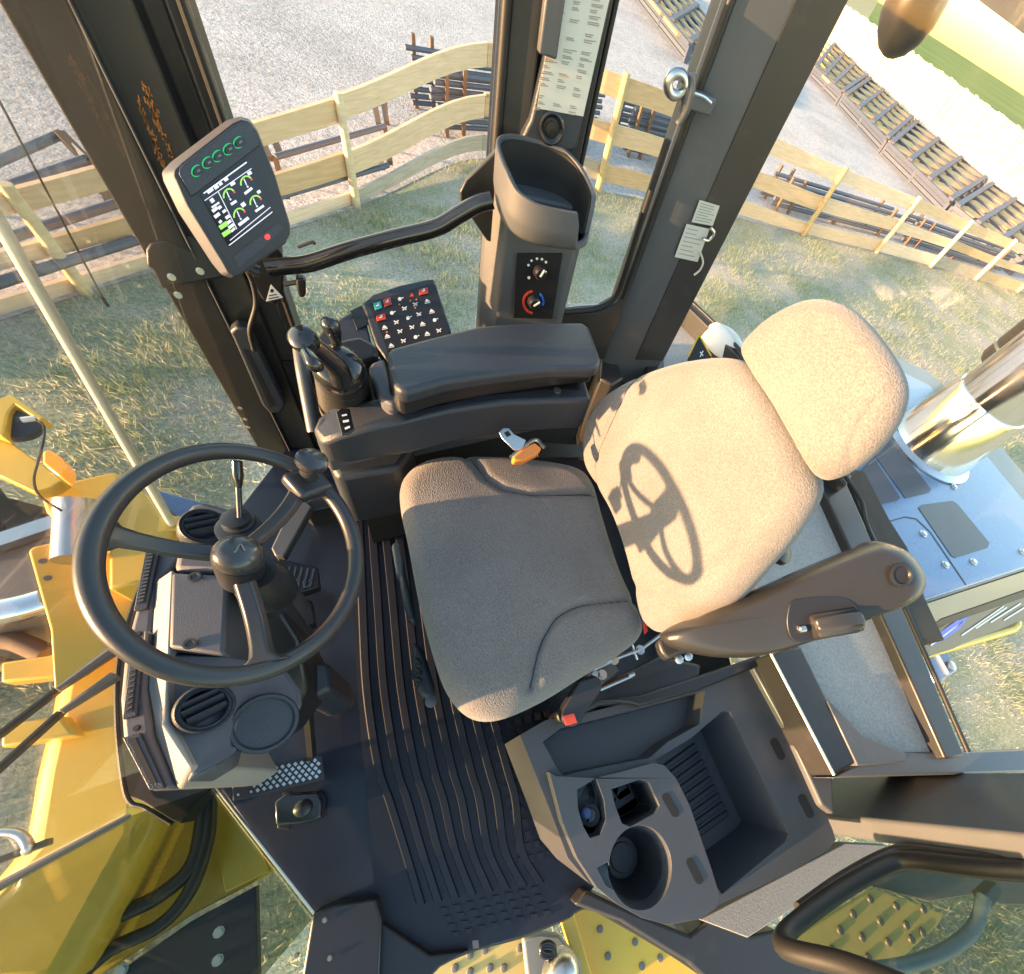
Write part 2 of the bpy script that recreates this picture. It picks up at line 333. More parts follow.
def pillow(outline, nrm, thick, dome, edge=.05, segs=128, rings=44, grooves=(), gd=.012, gs=.008, inset=.9, lift=.7):
    nrm = Vector(nrm).normalized(); P = [p + nrm * edge * lift for p in crom(outline, True, 10)]; c = sum(P, Vector()) / len(P)
    # resample evenly
    L = [0]
    for i in range(len(P)): L.append(L[-1] + (P[(i + 1) % len(P)] - P[i]).length)
    Q = []; j = 0
    for k in range(segs):
        t = L[-1] * k / segs
        while L[j + 1] < t: j += 1
        Q.append(P[j].lerp(P[(j + 1) % len(P)], (t - L[j]) / max(1e-9, L[j + 1] - L[j])))
    R0 = sum((q - c).length for q in Q) / segs; te = 1 - edge / R0
    vs = [c + nrm * dome]; prof = []
    for r in range(1, rings + 1):
        t = r / rings; prof.append((t ** .85, None))
    G = [[Vector(g) for g in gl] for gl in grooves]
    for t, _ in prof:
        for q in Q:
            b = c.lerp(q, t); h = dome * (1 - t * t)
            if t > te: u = (t - te) / (1 - te); h -= edge * (1 - math.sqrt(max(0, 1 - u * u)))
            for gl in G:
                d = 9
                for a, e in zip(gl[:-1], gl[1:]):
                    ab = e - a; tt = max(0, min(1, (b - a).dot(ab) / ab.length_squared)); qq = b - a - ab * tt; qq = qq - nrm * qq.dot(nrm); d = min(d, qq.length)
                h -= gd * math.exp(-(d / gs) ** 2)
            h += .0025 * noise.noise(b * 9)
            vs.append(b + nrm * h)
    low = 3
    for k in range(1, low + 1):
        u = k / low
        for q in Q: vs.append(c.lerp(q, 1 - (1 - inset) * u * u) + nrm * (-edge - (thick - edge) * u))
    n = segs; tot = rings + low; fs = [[0, 1 + j, 1 + (j + 1) % n] for j in range(n)]
    for i in range(tot - 1): fs += [[1 + i * n + j, 1 + (i + 1) * n + j, 1 + (i + 1) * n + (j + 1) % n, 1 + i * n + (j + 1) % n] for j in range(n)]
    fs.append([1 + (tot - 1) * n + j for j in range(n)])
    return MB().add(vs, fs)

def zabove(b, px, py):
    """height of the point straight above ground point b that is seen at px, py"""
    r = ray(px, py); t = (r.x * b.x + r.y * b.y) / (r.x ** 2 + r.y ** 2); return CAM.z + t * r.z
GZ = -1.75
# ------------------------------------------------------------------ ground, yard, field
def sheet(name, pts, z, m, kind='structure'):
    mb = MB().add([(x, y, z) for x, y in pts], [list(range(len(pts)))]); return build(name, mb, m, smooth=False, kind=kind)
sheet('ground', [(-2500, -2500), (2500, -2500), (2500, 2500), (-2500, 2500)], GZ - .012, 'field')
sheet('grass_ground', [(-60, -40), (45, -40), (45, 60), (-60, 60)], GZ - .008, 'grassg')
FP = [(at(-160, 372, GZ), [0, .10, .26, .36, .54, .66]), (at(86, 292, GZ), [0, .10, .27, .38, .56, .69]), (at(357, 206, GZ), [0.0, .12, .29, .50, .76, .95]),
      (at(484, 158, GZ), [.07, .26, .47, .72, .99, 1.22]),
      (at(598, 190, GZ), [.13, .37, .63, .88, 1.17, 1.42]), (Vector((6.6, 8.5, GZ)), [.06, .3, .55, .8, 1.08, 1.33]), (at(803, 235, GZ), [.01, .23, .48, .73, 1.01, 1.24]),
      (Vector((11.85, 8.44, GZ)), [0, .25, .48, .7, .95, 1.17]), (Vector((14.2, 8.35, GZ)), [0, .25, .47, .66, .9, 1.1]), (Vector((16.4, 8.2, GZ)), [0, .25, .45, .62, .86, 1.06]),
      (Vector((18.8, 8.05, GZ)), [0, .25, .45, .62, .86, 1.06]), (Vector((21.5, 7.9, GZ)), [0, .25, .45, .62, .86, 1.06])]
fpath = crom([p for p, _ in FP], False, 8)
sheet('gravel_yard', [(p.x, p.y) for p in fpath] + [(34, 7.9), (31, 40), (25, 75), (-60, 75), (-60, 3)], GZ - .004, 'gravel')

# ------------------------------------------------------------------ wooden fence
fence = thing('wooden_fence', 'pale three-plank wooden fence curving round the gravel yard', 'fence', FP[2][0])
rowsC = [crom([Vector((r[i], 0, 0)) for _, r in FP], False, 8) for i in range(6)]
def fnorm(i):
    a = fpath[max(0, i - 1)]; b = fpath[min(len(fpath) - 1, i + 1)]; d = (b - a).normalized(); return Vector((-d.y, d.x, 0))
for s in range(len(FP) - 1):
    for k in range(3):
        vs = []; n = 9; j1 = random.uniform(-.012, .012); j2 = random.uniform(-.012, .012)
        for q in range(n):
            i = s * 8 + q; p = fpath[i]; nn = fnorm(i); e = (.004 if q == 0 else -.004 if q == n - 1 else 0)
            t = (fpath[min(len(fpath) - 1, i + 1)] - fpath[max(0, i - 1)]).normalized() * e
            jj = j1 + (j2 - j1) * q / 8
            for zz in (rowsC[2 * k][i].x + jj, rowsC[2 * k + 1][i].x + jj):
                for o in (.045, .085): vs.append(Vector((p.x, p.y, GZ + zz)) + nn * o + t)
        fs = []
        for q in range(n - 1):
            a = q * 4; b = a + 4
            fs += [[a, b, b + 2, a + 2], [a + 1, a + 3, b + 3, b + 1], [a + 2, b + 2, b + 3, a + 3], [a, a + 1, b + 1, b]]
        fs += [[0, 2, 3, 1], [(n - 1) * 4, (n - 1) * 4 + 1, (n - 1) * 4 + 3, (n - 1) * 4 + 2]]
        grey = (k == 0 and s in (2, 3, 8))
        pl_ = build('plank', MB().add(vs, fs), 'wood_grey' if grey else 'wood', fence, smooth=False)
        if grey: pl_['label'] = 'weathered grey bottom plank'
for i, (p, r) in enumerate(FP):
    if i == 3: continue
    nn = fnorm(min(i * 8, len(fpath) - 1)); w_ = .045 if i < 4 else .06
    mb = MB(); top = r[5] + .05
    mb.tube([p + Vector((0, 0, -.2)), p + nn * .01 + Vector((0, 0, top))], [w_ * 1.05, w_ * .92], 10, sub=1)
    build('post', mb, 'post', fence, bevel=.006)

# ------------------------------------------------------------------ steel panels stored behind the fence
def rack(label, rails, ups, z, r, m='dark_steel', legm='brown', group='steel racks lying behind the fence'):
    base = at(*rails[0][0], z); t = thing('steel_rack', label, 'steel rack', (base.x, base.y, GZ), group)
    for rl in rails: build('rail', MB().tube([at(x, y, z) for x, y in rl], r, 8, sub=1), m, t)
    for (x0, y0), (x1, y1) in ups:
        a = at(x0, y0, z + .02); b = at(x1, y1, z - .02); build('crossbar', MB().bar(a, b, r * 2.2, r * 1.6), legm, t)
    fr = [at(x, y, z) for rl in rails for x, y in (rl[0], rl[-1])]
    for q in fr[:4]: build('foot', MB().bar((q.x, q.y, z), (q.x, q.y, GZ - .01), .05, .05), legm, t)
    return t
rack('dark steel rack frame beyond the fence left of the windscreen pillar', [[(-40, 178), (61, 134), (86, 159)], [(-40, 203), (84, 160)], [(-30, 250), (118, 203)], [(-30, 292), (136, 240)]], [((61, 134), (86, 160)), ((27, 264), (38, 273)), ((104, 186), (112, 204))], -1.5, .035)
rack('low black steel rack seen between planks beside the monitor', [[(255, 143), (322, 121), (385, 101)], [(275, 157), (385, 126)], [(270, 199), (388, 165)]],
     [((259, 134), (270, 159)), ((271, 132), (281, 156)), ((373, 97), (379, 125)), ((382, 94), (387, 123)), ((378, 150), (382, 168)), ((388, 146), (390, 163)), ((280, 182), (286, 197)), ((290, 178), (295, 190))], -1.5, .03)
def pipe_stack(label, a, b, n, z0, dz, depth, r, group='bundles of steel pipes stacked behind the fence'):
    a = Vector((*a, 0)); b = Vector((*b, 0)); d = (b - a); L = d.length; d.normalize(); nn = Vector((-d.y, d.x, 0))
    t = thing('pipe_bundle', label, 'pipe bundle', (a.x, a.y, GZ), group)
    for k in range(n):
        for l in range(2):
            o = nn * (depth * l / 1 + random.uniform(-.03, .03)) + Vector((0, 0, z0 + dz * k))
            build('pipe', MB().tube([a + o - d * random.uniform(0, .15), b + o + d * random.uniform(0, .15)], r, 8, sub=1), 'dark_steel', t)
    for u in (.03, .12, .9):
        for l in (-1, 1):
            p = a + d * L * u + nn * (depth * (l + 1) / 2 + l * .07)
            build('upright', MB().bar((p.x, p.y, GZ - .01), (p.x, p.y, z0 + dz * n + .05), .07, .05), 'brown', t)
    build('bearer', MB().box((a + b) / 2 + Vector((0, 0, GZ + .05)), (.1, .1, .1)), 'brown', t)
    return t
pipe_stack('bundle of dark steel pipes with brown uprights behind the middle of the fence', (1.25, 8.9), (4.3, 10.3), 8, GZ + .08, .085, .7, .032)
pipe_stack('bundle of dark steel pipes behind the fence right of the storage cup', (5.0, 10.1), (8.2, 10.6), 8, GZ + .1, .085, .5, .035)
pipe_stack('lower bundle of steel pipes behind the fence right of the rear pillar', (8.7, 9.4), (13.2, 9.5), 5, GZ + .1, .1, .4, .04)
pipe_stack('farthest bundle of steel pipes lying behind the fence', (13.8, 9.4), (18.8, 9.1), 5, GZ + .1, .1, .4, .04)

# ------------------------------------------------------------------ long stacks of blue panels across the yard
ZT = -1.35
def panel_stack(label, q, nx=5, ny=4, tilt=0, group='stacks of blue steel panels across the yard'):
    P = [at(x, y, ZT) for x, y in q]           # near-left, near-right, far-right, far-left
    c = sum(P, Vector()) / 4; t = thing('panel_stack', label, 'panel stack', (c.x, c.y, GZ), group)
    def bl(u, v, z=0): return P[0].lerp(P[1], u).lerp(P[3].lerp(P[2], u), v) + Vector((0, 0, z))
    rw = .10
    for k in range(6):
        v = k / 5; build('long_rail', MB().bar(bl(0, v), bl(1, v), rw * 1.5, .12), 'blue', t)
    for k in range(4):
        u = .02 + .96 * k / 3; build('cross_rail', MB().bar(bl(u, 0, .09), bl(u, 1, .09), rw * 2, .08), 'blue', t)
    for lv in range(1, 4):
        z = -.12 * lv
        for e in ((0, 0, 1, 0), (0, 1, 1, 1), (0, 0, 0, 1), (1, 0, 1, 1)):
            build('stacked_frame', MB().bar(bl(e[0], e[1], z), bl(e[2], e[3], z), .1, .1), 'blue' if lv % 2 else 'dark_steel', t)
    for k in range(5):
        v = (k + .5) / 5
        for j in range(3):
            u0 = .05 + j * .32; build('timber', MB().bar(bl(u0, v, -.01), bl(u0 + .25, v, -.01), (P[3] - P[0]).length / 5 * .5, .08), 'timber', t, smooth=False)
            build('spacer', MB().box(bl(u0 + .285, v, -.05), ((P[3] - P[0]).length / 5 * .45, .4, .1), Matrix.Rotation(math.atan2((P[3] - P[0]).y, (P[3] - P[0]).x), 3, 'Z')), 'dark_steel', t)
    for e in ((0, 0), (1, 0), (1, 1), (0, 1), (.5, 0)):
        p = bl(*e); build('upright', MB().bar(p, (p.x, p.y, GZ - .01), .14, .14), 'blue', t)
    return t
panel_stack('farthest stack of blue steel panels at the upper end of the row', [(815, 68), (842, 94), (867, 77), (833, 44)])
panel_stack('second stack of blue steel panels from the far end of the row', [(844, 96), (887, 141), (912, 119), (869, 79)])
panel_stack('long blue panel stack with yellow timber in the middle of the row', [(889, 144), (950, 203), (986, 180), (915, 122)])
panel_stack('nearest stack of blue panels with yellow timber at the photo edge', [(954, 207), (1022, 262), (1062, 232), (990, 184)])
panel_stack('blue panel stack with yellow timber seen above the window latch', [(640, -14), (690, 46), (716, 32), (668, -30)])

# pale slatted wall behind the stacks
wa, wb = Vector((36, 46, GZ)), Vector((30, 3, GZ))
za = .3
mb = MB(); d = (wb - wa); L = d.length; d.normalize(); nn = Vector((-d.y, d.x, 0)); k = 0; x = 0
while x < L:
    wd = random.uniform(.24, .30); h = 2.2 + random.uniform(-.04, .04)
    mb.box(wa + d * (x + wd / 2) + nn * random.uniform(-.02, .02) + Vector((0, 0, h / 2)), (wd, .05, h), Matrix.Rotation(math.atan2(d.y, d.x), 3, 'Z')); x += wd + .06
bw = thing('board_wall', 'long cream wall of upright boards behind the blue stacks', 'wall', wa)
build('boards', mb, 'wall', bw, smooth=False)
mb = MB()
for z in (.5, 1.7): mb.bar(wa + nn * .06 + Vector((0, 0, z)), wb + nn * .06 + Vector((0, 0, z)), .08, .1)
build('rail', mb, 'wood_grey', bw)
hb = at(862, 14, GZ); hb = Vector((62, 80, GZ))
fb = thing('farm_building', 'small pale farm building beyond the board wall', 'building', hb)
build('wall', MB().box(hb + Vector((0, 0, 2)), (14, 8, 4)), 'wall', fb)
build('roof', MB().prism([hb + Vector((-8, -5, 4)), hb + Vector((-8, 5, 4)), hb + Vector((-8, 0, 6.5))], (16, 0, 0)), 'hoodside', fb)

# ------------------------------------------------------------------ grass blades (near ground)
def grass(n):
    rng = np.random.default_rng(3)
    pts = []
    fx = np.array([p.x for p in fpath]); fy = np.array([p.y for p in fpath])
    while len(pts) < n:
        m = 60000
        x = rng.uniform(-7, 19, m); y = rng.uniform(-6, 9, m)
        yf = np.interp(x, fx, fy); ok = (y < yf - .02) | (rng.random(m) < 0)
        ok &= ~((x > -2.2) & (x < 2.2) & (y > -.2) & (y < 1.0)) | (x > 5)
        dist = np.hypot(x, y); ok &= rng.random(m) < np.clip(5.5 / (dist + .5), .12, 1) ** 1.3
        pv = np.array([noise.noise((a * .9, b * .9, 0)) + .6 * noise.noise((a * 3.1, b * 3.1, 5)) for a, b in zip(x[ok], y[ok])])
        keep = rng.random(ok.sum()) < np.clip(.62 + pv * 1.3, .08, 1)
        pts += list(zip(x[ok][keep], y[ok][keep], pv[keep]))
    P = np.array(pts[:n]); N = len(P)
    h = (.022 + .05 * rng.random(N)) * (1 + np.clip(P[:, 2], -.5, .8)); a = rng.uniform(0, 2 * np.pi, N); w_ = .0032 + .003 * rng.random(N); ln = rng.uniform(.2, 1.1, N) * h; a2 = rng.uniform(0, 2 * np.pi, N)
    V = np.zeros((N, 3, 3)); V[:, 0, 0] = P[:, 0] - np.cos(a) * w_; V[:, 0, 1] = P[:, 1] - np.sin(a) * w_; V[:, 1, 0] = P[:, 0] + np.cos(a) * w_; V[:, 1, 1] = P[:, 1] + np.sin(a) * w_
    V[:, 2, 0] = P[:, 0] + np.cos(a2) * ln; V[:, 2, 1] = P[:, 1] + np.sin(a2) * ln; V[:, :, 2] = GZ - .01; V[:, 2, 2] += h
    me = bpy.data.meshes.new('grass'); me.vertices.add(N * 3); me.vertices.foreach_set('co', V.reshape(-1)); me.loops.add(N * 3); me.loops.foreach_set('vertex_index', np.arange(N * 3)); me.polygons.add(N)
    me.polygons.foreach_set('loop_start', np.arange(0, N * 3, 3)); me.polygons.foreach_set('loop_total', np.full(N, 3)); me.update()
    at_ = me.attributes.new('tone', 'FLOAT', 'FACE'); at_.data.foreach_set('value', np.clip(.5 + P[:, 2] * .5 + rng.normal(0, .22, N), 0, 1).astype(np.float32))
    m = bpy.data.materials.new('grass_blades'); m.use_nodes = True; nt = m.node_tree; b = nt.nodes['Principled BSDF']
    A = _n(nt, 'ShaderNodeAttribute'); A.attribute_name = 'tone'
    r = _n(nt, 'ShaderNodeValToRGB'); e = r.color_ramp.elements; e[0].position = .1; e[0].color = (.68, .63, .53, 1); e[1].position = .95; e[1].color = (.30, .38, .20, 1)
    q = e.new(.45); q.color = (.60, .58, .45, 1); q = e.new(.7); q.color = (.46, .50, .33, 1)
    nt.links.new(A.outputs['Fac'], r.inputs[0]); nt.links.new(r.outputs[0], b.inputs['Base Color']); tl = _n(nt, 'ShaderNodeBsdfTranslucent'); nt.links.new(r.outputs[0], tl.inputs[0]); ms = _n(nt, 'ShaderNodeMixShader'); ms.inputs[0].default_value = .6; nt.links.new(b.outputs[0], ms.inputs[1]); nt.links.new(tl.outputs[0], ms.inputs[2]); nt.links.new(ms.outputs[0], nt.nodes['Material Output'].inputs[0]); b.inputs['Roughness'].default_value = .8; b.inputs['Specular IOR Level'].default_value = .1
    me.materials.append(m); o = bpy.data.objects.new('grass', me); COL.objects.link(o); o['kind'] = 'stuff'; tag(o, 'dry tufted grass between the machine and the fence', 'grass')
grass(240000)

# ================================================================== THE MACHINE OUTSIDE THE CAB
# engine hood
HZ = .15
hood = thing('engine_hood', 'sky-tinted engine hood with dark decals behind the cab', 'engine hood', at(950, 540, HZ))
mb = MB(); mb.relief([(800, 410, HZ), (904, 607, HZ), (966, 587.5, HZ), (1024, 568.5, HZ), (1110, 541, HZ), (1024, 500, HZ), (958, 420, HZ), (930, 385, HZ), (860, 350, HZ)], [[0, 1, 2, 3, 4, 5, 6, 7, 8]], HZ - .05)
build('top_panel', mb, 'hood', hood, bevel=.012)
mb = MB(); mb.relief([(905, 610, HZ - .052), (1024, 570.5, HZ - .052), (1110, 543, HZ - .052), (1030, 480, HZ - .052), (975, 415, HZ - .052), (930, 372, HZ - .052), (860, 340, HZ - .052), (800, 405, HZ - .052)], [[0, 1, 2, 3, 4, 5, 6, 7]], HZ - .17)
build('edge_frame', mb, 'hoodside', hood, bevel=.01)
hp = plane((0, 0, HZ), (0, 0, 1))
mb = MB()
Sa, Sb, Sc = at(905, 610, HZ - .055), at(1080, 553, HZ - .055), at(927, 657, -.12)
sn = (Sb - Sa).cross(Sc - Sa).normalized()
if sn.dot(CAM - Sa) < 0: sn = -sn
spl = (Sa, sn); mb = MB(); slab(mb, [(905, 610), (1080, 553), (1080, 606), (1024, 622), (1000, 634), (927, 657), (917, 641)], spl, .03)
build('side_panel', mb, 'greysteel', hood)
for q in ([(852, 479), (873, 457), (900, 498), (896, 501), (872, 506), (868, 504)], [(874.5, 456), (891, 438), (931, 490), (928, 493), (905, 498.5)], [(918, 508), (921, 505), (952, 501), (957, 504), (989, 543), (987, 548), (955, 558), (951, 556)]):
    build('decal', flat(MB(), q, hp), 'decal', hood)
mb = MB()
for q in (seg2(866, 528, 905, 517, 1.2), seg2(905, 517, 916, 519, 1.2), seg2(916, 519, 930, 532, 1.2), seg2(930, 532, 966, 585, 1.2)): flat(mb, q, hp, .0006, .0008)
build('panel_seam', mb, 'gasket', hood)
build('slot', flat(MB(), [(885, 521), (889, 520), (891, 524), (887, 525)], hp), 'gasket', hood)
for x, y in ((859, 494), (923, 534), (945, 565), (973, 562), (1022, 552)):
    mb = MB(); bolt(mb, at(x, y, HZ), (0, 0, 1), .014, .012); build('bolt', mb, 'steel', hood)
def mk(q, m, nm='decal', off=.003): build(nm, flat(MB(), q, spl, .0015, off), m, hood)
mk([(929, 646), (932, 637), (960, 617), (968, 616), (958, 629), (940, 641)], 'bluedecal')
mk([(927, 637), (931, 628), (950, 621), (935, 636)], 'decal')
for a in ((930, 645, 962, 621), (961, 635, 1003, 606), (975, 628, 1006, 607), (990, 622, 1020, 603), (1003, 620, 1024, 607)): mk(seg2(*a, 1.5), 'white')
mk([(923, 631), (940, 619), (1024, 590), (1070, 575), (1070, 582), (1024, 597), (945, 624), (932, 632)], 'gasket')
mk([(906, 610), (1070, 556), (1070, 574), (1024, 589), (940, 618), (916, 636)], 'hoodside', off=.002)

# grab rail beside the hood
t = thing('yellow_handrail', 'bent yellow tube handrail beside the engine hood', 'handrail', at(970, 645, -.15))
build('tube', MB().tube([at(905, 660, -.15), at(930, 653, -.15), at(1004, 632, -.15), at(1014, 628, -.15), at(1017, 622, -.16), at(1012, 612, -.25), at(1000, 605, -.4)], .021, 12), mat('bright_yellow_rail', (.95, .62, .04), .35, coat=.3, var=.03), t)
build('mounting_foot', MB().lathe([(.04, 0), (.04, .01)], at(1000, 605, -.4), (0, 1, 0), 16), 'yellow', t)
t = thing('battery_box', 'grey metal box with bolted lid beside the yellow handrail', 'box', at(945, 665, -.5))
mb = MB(); mb.relief([(920, 652, -.5), (947, 650, -.5), (958, 671, -.5), (936, 684, -.5)], [[0, 1, 2, 3]], -.8); build('body', mb, 'hood', t, bevel=.01)
mb = MB(); flat(mb, seg2(935, 652, 947, 674, 1.6), plane((0, 0, -.5), (0, 0, 1)), .01); build('lid_rib', mb, 'white', t)
build('latch', MB().lathe([(.03, 0), (.03, .015), (.015, .02)], at(950, 666, -.5), (0, 0, 1), 16), 'steel', t)

# exhaust stack
eb = at(927, 446, HZ); r0 = (at(962, 455, HZ) - at(894, 432, HZ)).length / 2
z1 = zabove(eb, 951, 365)
r1 = .72 * r0
t = thing('exhaust_stack', 'polished chrome exhaust stack with flared base on the hood', 'exhaust pipe', eb)
build('flared_base', MB().lathe([(r0 * 1.06, .003), (r0 * 1.06, .012), (r0, .018), (r0 * .93, .03), (r1 * 1.04, z1 - HZ - .02), (r1 * 1.01, z1 - HZ)], eb, (0, 0, 1), 64), 'chrome', t)
build('pipe', MB().lathe([(r1 * .97, z1 - HZ + .001), (r1 * .97, 1.9)], eb, (0, 0, 1), 64), 'chrome', t)
for a in (20, 140, 260):
    p = eb + Vector((math.cos(R(a)), math.sin(R(a)), 0)) * r0 * 1.12; mb = MB(); bolt(mb, p, (0, 0, 1), .013, .012); build('bolt', mb, 'steel', t)
pb = at(985, 412, HZ - .1); t = thing('air_precleaner', 'black round air cleaner canister behind the chrome exhaust', 'air cleaner', pb)
pc = Vector((pb.x + .35, pb.y + .28, HZ - .1)); rp = r1 * 1.25
zc = zabove(pc, 1010, 375)
build('canister', MB().lathe([(rp * .9, zc - .02), (rp, zc + .02), (rp, zc + .6)], (pc.x, pc.y, 0), (0, 0, 1), 40), 'plastic_black', t)
build('intake_pipe', MB().lathe([(rp * .5, -.1), (rp * .5, zc - .02)], (pc.x, pc.y, 0), (0, 0, 1), 30), 'plastic_black', t)
build('clamp_band', MB().lathe([(rp * 1.02, zc + .1), (rp * 1.02, zc + .12), (rp * 1.005, zc + .121)], (pc.x, pc.y, 0), (0, 0, 1), 40), 'steel', t)

# round work light outside the rear corner
cl = onx(915, 4, 1.75); rr = 38 / FPX * (cl - CAM).length * .42
t = thing('round_work_light', 'black domed lamp hanging at the upper rear corner outside', 'work light', cl)
axl = (at(935, 60, 0.6) - cl); axl = Vector((.1, -.1, -1)).normalized()
build('housing', MB().lathe([(rr * .98, -rr * .5), (rr, -rr * .1), (rr * .97, rr * .35), (rr * .8, rr * .75), (rr * .5, rr * 1.08), (rr * .2, rr * 1.22), (0, rr * 1.25)], cl, axl, 48), 'plastic_black', t)
build('rim', MB().lathe([(rr * 1.03, -rr * .7), (rr * 1.04, -rr * .5), (rr * .99, -rr * .49)], cl, axl, 48), 'plastic_black', t)
build('bracket', MB().bar(cl + Vector((0, 0, rr * .4)), cl + Vector((-.1, -.3, .5)), .04, .04), 'frame', t)

# front frame, arms and fittings seen through the windscreen ------------------------------
YL = thing('loader_front_frame', 'yellow front frame of the loader seen through the windscreen', 'loader frame', at(70, 700, -.8))
def rel(name, pix, z, drop, m, par, bv=.012, **k):
    mb = MB(); mb.relief([(x, y, z) for x, y in pix], [list(range(len(pix)))], drop); return build(name, mb, m, par, bevel=bv, **k)
rel('cowling', [(150, 560), (62, 590), (55, 650), (40, 720), (25, 780), (12, 850), (-40, 905), (-40, 1010), (60, 1000), (150, 830), (170, 640)], -.42, -.9, 'yellow', YL, .11, ang=75)
pg = plane(at(70, 600, -.25), (.25, -.1, 1))
mb = MB(); slab(mb, [(28, 551), (32, 547), (88, 534), (150, 520), (165, 560), (120, 640), (54, 690), (50, 630)], pg, .03); build('gusset_plate', mb, 'yellow', YL, bevel=.006)
mb = MB(); slab(mb, [(0, 662), (50, 655), (80, 640), (100, 655), (75, 675), (0, 683)], plane((0, 0, -.33), (0, 0, 1)), .05); slab(mb, [(0, 725), (60, 715), (75, 735), (0, 748)], plane((0, 0, -.36), (0, 0, 1)), .05)
build('cross_member', mb, 'yellow', YL, bevel=.008)
for x, y in ((43, 561), (48, 578)):
    mb = MB(); bolt(mb, hit(x, y, pg), pg[1], .006, .003); build('bolt', mb, 'greysteel', YL)
LA = thing('lift_arm', 'yellow and grey steel lift arm left of the steering wheel', 'lift arm', at(100, 520, -.5))
rel('side_plate', [(38, 492), (44, 487), (113, 471), (120, 474), (112, 520), (108, 545), (88, 540), (70, 530), (45, 512)], -.15, -.25, 'yellow', LA, .01)
rel('end_plate', [(119, 473), (180, 520), (172, 548), (150, 580), (108, 590), (108, 530), (114, 508)], -.16, -.5, 'yellow', LA, .01)
mb = MB().tube([at(76, 500, -.10), at(76, 520, -.12), at(74, 560, -.14)], .045, 16); build('pin_boss', mb, 'steel', LA)
rel('arm_beam', [(-40, 562), (0, 548), (62, 524), (85, 530), (60, 560), (55, 610), (0, 622), (-40, 630)], -.35, -.6, 'greysteel', LA, .012)
mb = MB().bar(at(-40, 556, -.33), at(66, 520, -.33), .05, .03); build('edge_flange', mb, 'steel', LA)
mb = MB().tube([at(-40, 620, -.3), at(20, 608, -.3), at(48, 600, -.3)], .04, 14); build('cylinder_rod', mb, 'chrome', LA)
mb = MB().tube([at(-40, 640, -.45), at(10, 640, -.45), at(48, 655, -.45)], .03, 12); mb.tube([at(-40, 652, -.5), at(20, 668, -.5), at(45, 664, -.5)], .02, 10); build('hydraulic_hose', mb, 'brown', LA)
rel('fender_plate', [(150, 492), (160, 490), (206, 503), (196, 530), (178, 520)], -.2, -.23, 'hood', LA, .006)
# bright grab bar
t = thing('mirror_bar', 'bright cream round bar slanting outside the windscreen', 'bar', at(170, 520, -.12))
build('tube', MB().tube([at(172, 524, -.12), at(-30, 172, .75)], .011, 14, sub=1), 'cream', t)
build('foot_plate', MB().box(at(172, 524, -.13), (.06, .05, .012)), 'yellow', t, bevel=.003)
t = thing('whip_antenna', 'thin black rod outside the windscreen left of the pillar', 'antenna', ony(106, 304, 1.35))
build('rod', MB().tube([ony(106, 304, 1.35), ony(-30, 45, 1.35)], .0022, 8, sub=1), 'plastic_black', t)
build('tip', MB().tube([ony(108, 306, 1.35), ony(102, 297, 1.35)], .0042, 8, sub=1), 'plastic_black', t)
# turn signal bracket
SB = thing('lamp_bracket', 'yellow lamp bracket with work lamp at the left photo edge', 'lamp bracket', at(20, 450, -.1))
rel('arm', [(-40, 408), (0, 434), (63, 480), (50, 488), (34, 492), (0, 476), (-40, 458)], -.08, -.12, 'yellow', SB, .004)
rel('hood_plate', [(-40, 385), (0, 398), (11, 394), (44, 417), (40, 421), (14, 404), (8, 412), (2, 436), (-40, 420)], -.03, -.07, 'yellow', SB, .004)
lc = at(20, 428, -.07)
build('lamp_back', MB().lathe([(.052, 0), (.055, .012), (.05, .02), (0, .021)], lc, (.1, -.1, 1), 32), 'plastic', SB)
mb = MB().tube([at(36, 418, -.02), at(22, 420, -.02)], .008, 10); build('connector', mb, 'white', SB)
build('cable', MB().tube([at(36, 419, -.02), at(43, 425, -.02), at(44, 438, -.02), at(38, 462, -.02), at(34, 480, -.01), at(40, 496, -.02), at(62, 511, -.05)], .003, 8), 'plastic_black', SB)
mb = MB(); slab(mb, [(42, 451), (49, 449), (61, 457), (66, 466), (64, 477), (58, 476), (42, 463)], plane((0, 0, -.06), (.1, -.1, 1)), .05)
build('signal_lens', mb, 'amber', SB, bevel=.008)
# tyre
tc_ = Vector((at(10, 530, -.6).x - .15, at(10, 530, -.6).y, -1.0)); tc_ = at(5, 520, -.75)
cx_ = tc_ + Vector((-.62, -.02, -.55))
WH = build('wheel', MB().lathe([(0, -.1), (.37, -.1), (.38, -.2), (.38, .2), (.37, .1), (0, .1)], cx_, (0, 1, 0), 40), 'yellow', YL)
ty = build('tyre', MB().lathe([(.38, -.26), (.60, -.27), (.68, -.22), (.70, 0), (.68, .22), (.60, .27), (.38, .26)], cx_, (0, 1, 0), 48), 'tyre', WH)
mb = MB()
for k in range(20):
    a = 2 * math.pi * k / 20
    for s in (-1, 1): mb.box(cx_ + Matrix.Rotation(-a, 3, 'Y') @ Vector((.70, s * .12, (.05 if s > 0 else -.05))), (.06, .26, .07), Matrix.Rotation(-a, 3, 'Y') @ Matrix.Rotation(s * .6, 3, 'X'))
build('tread', mb, 'tyre', WH, bevel=.008)

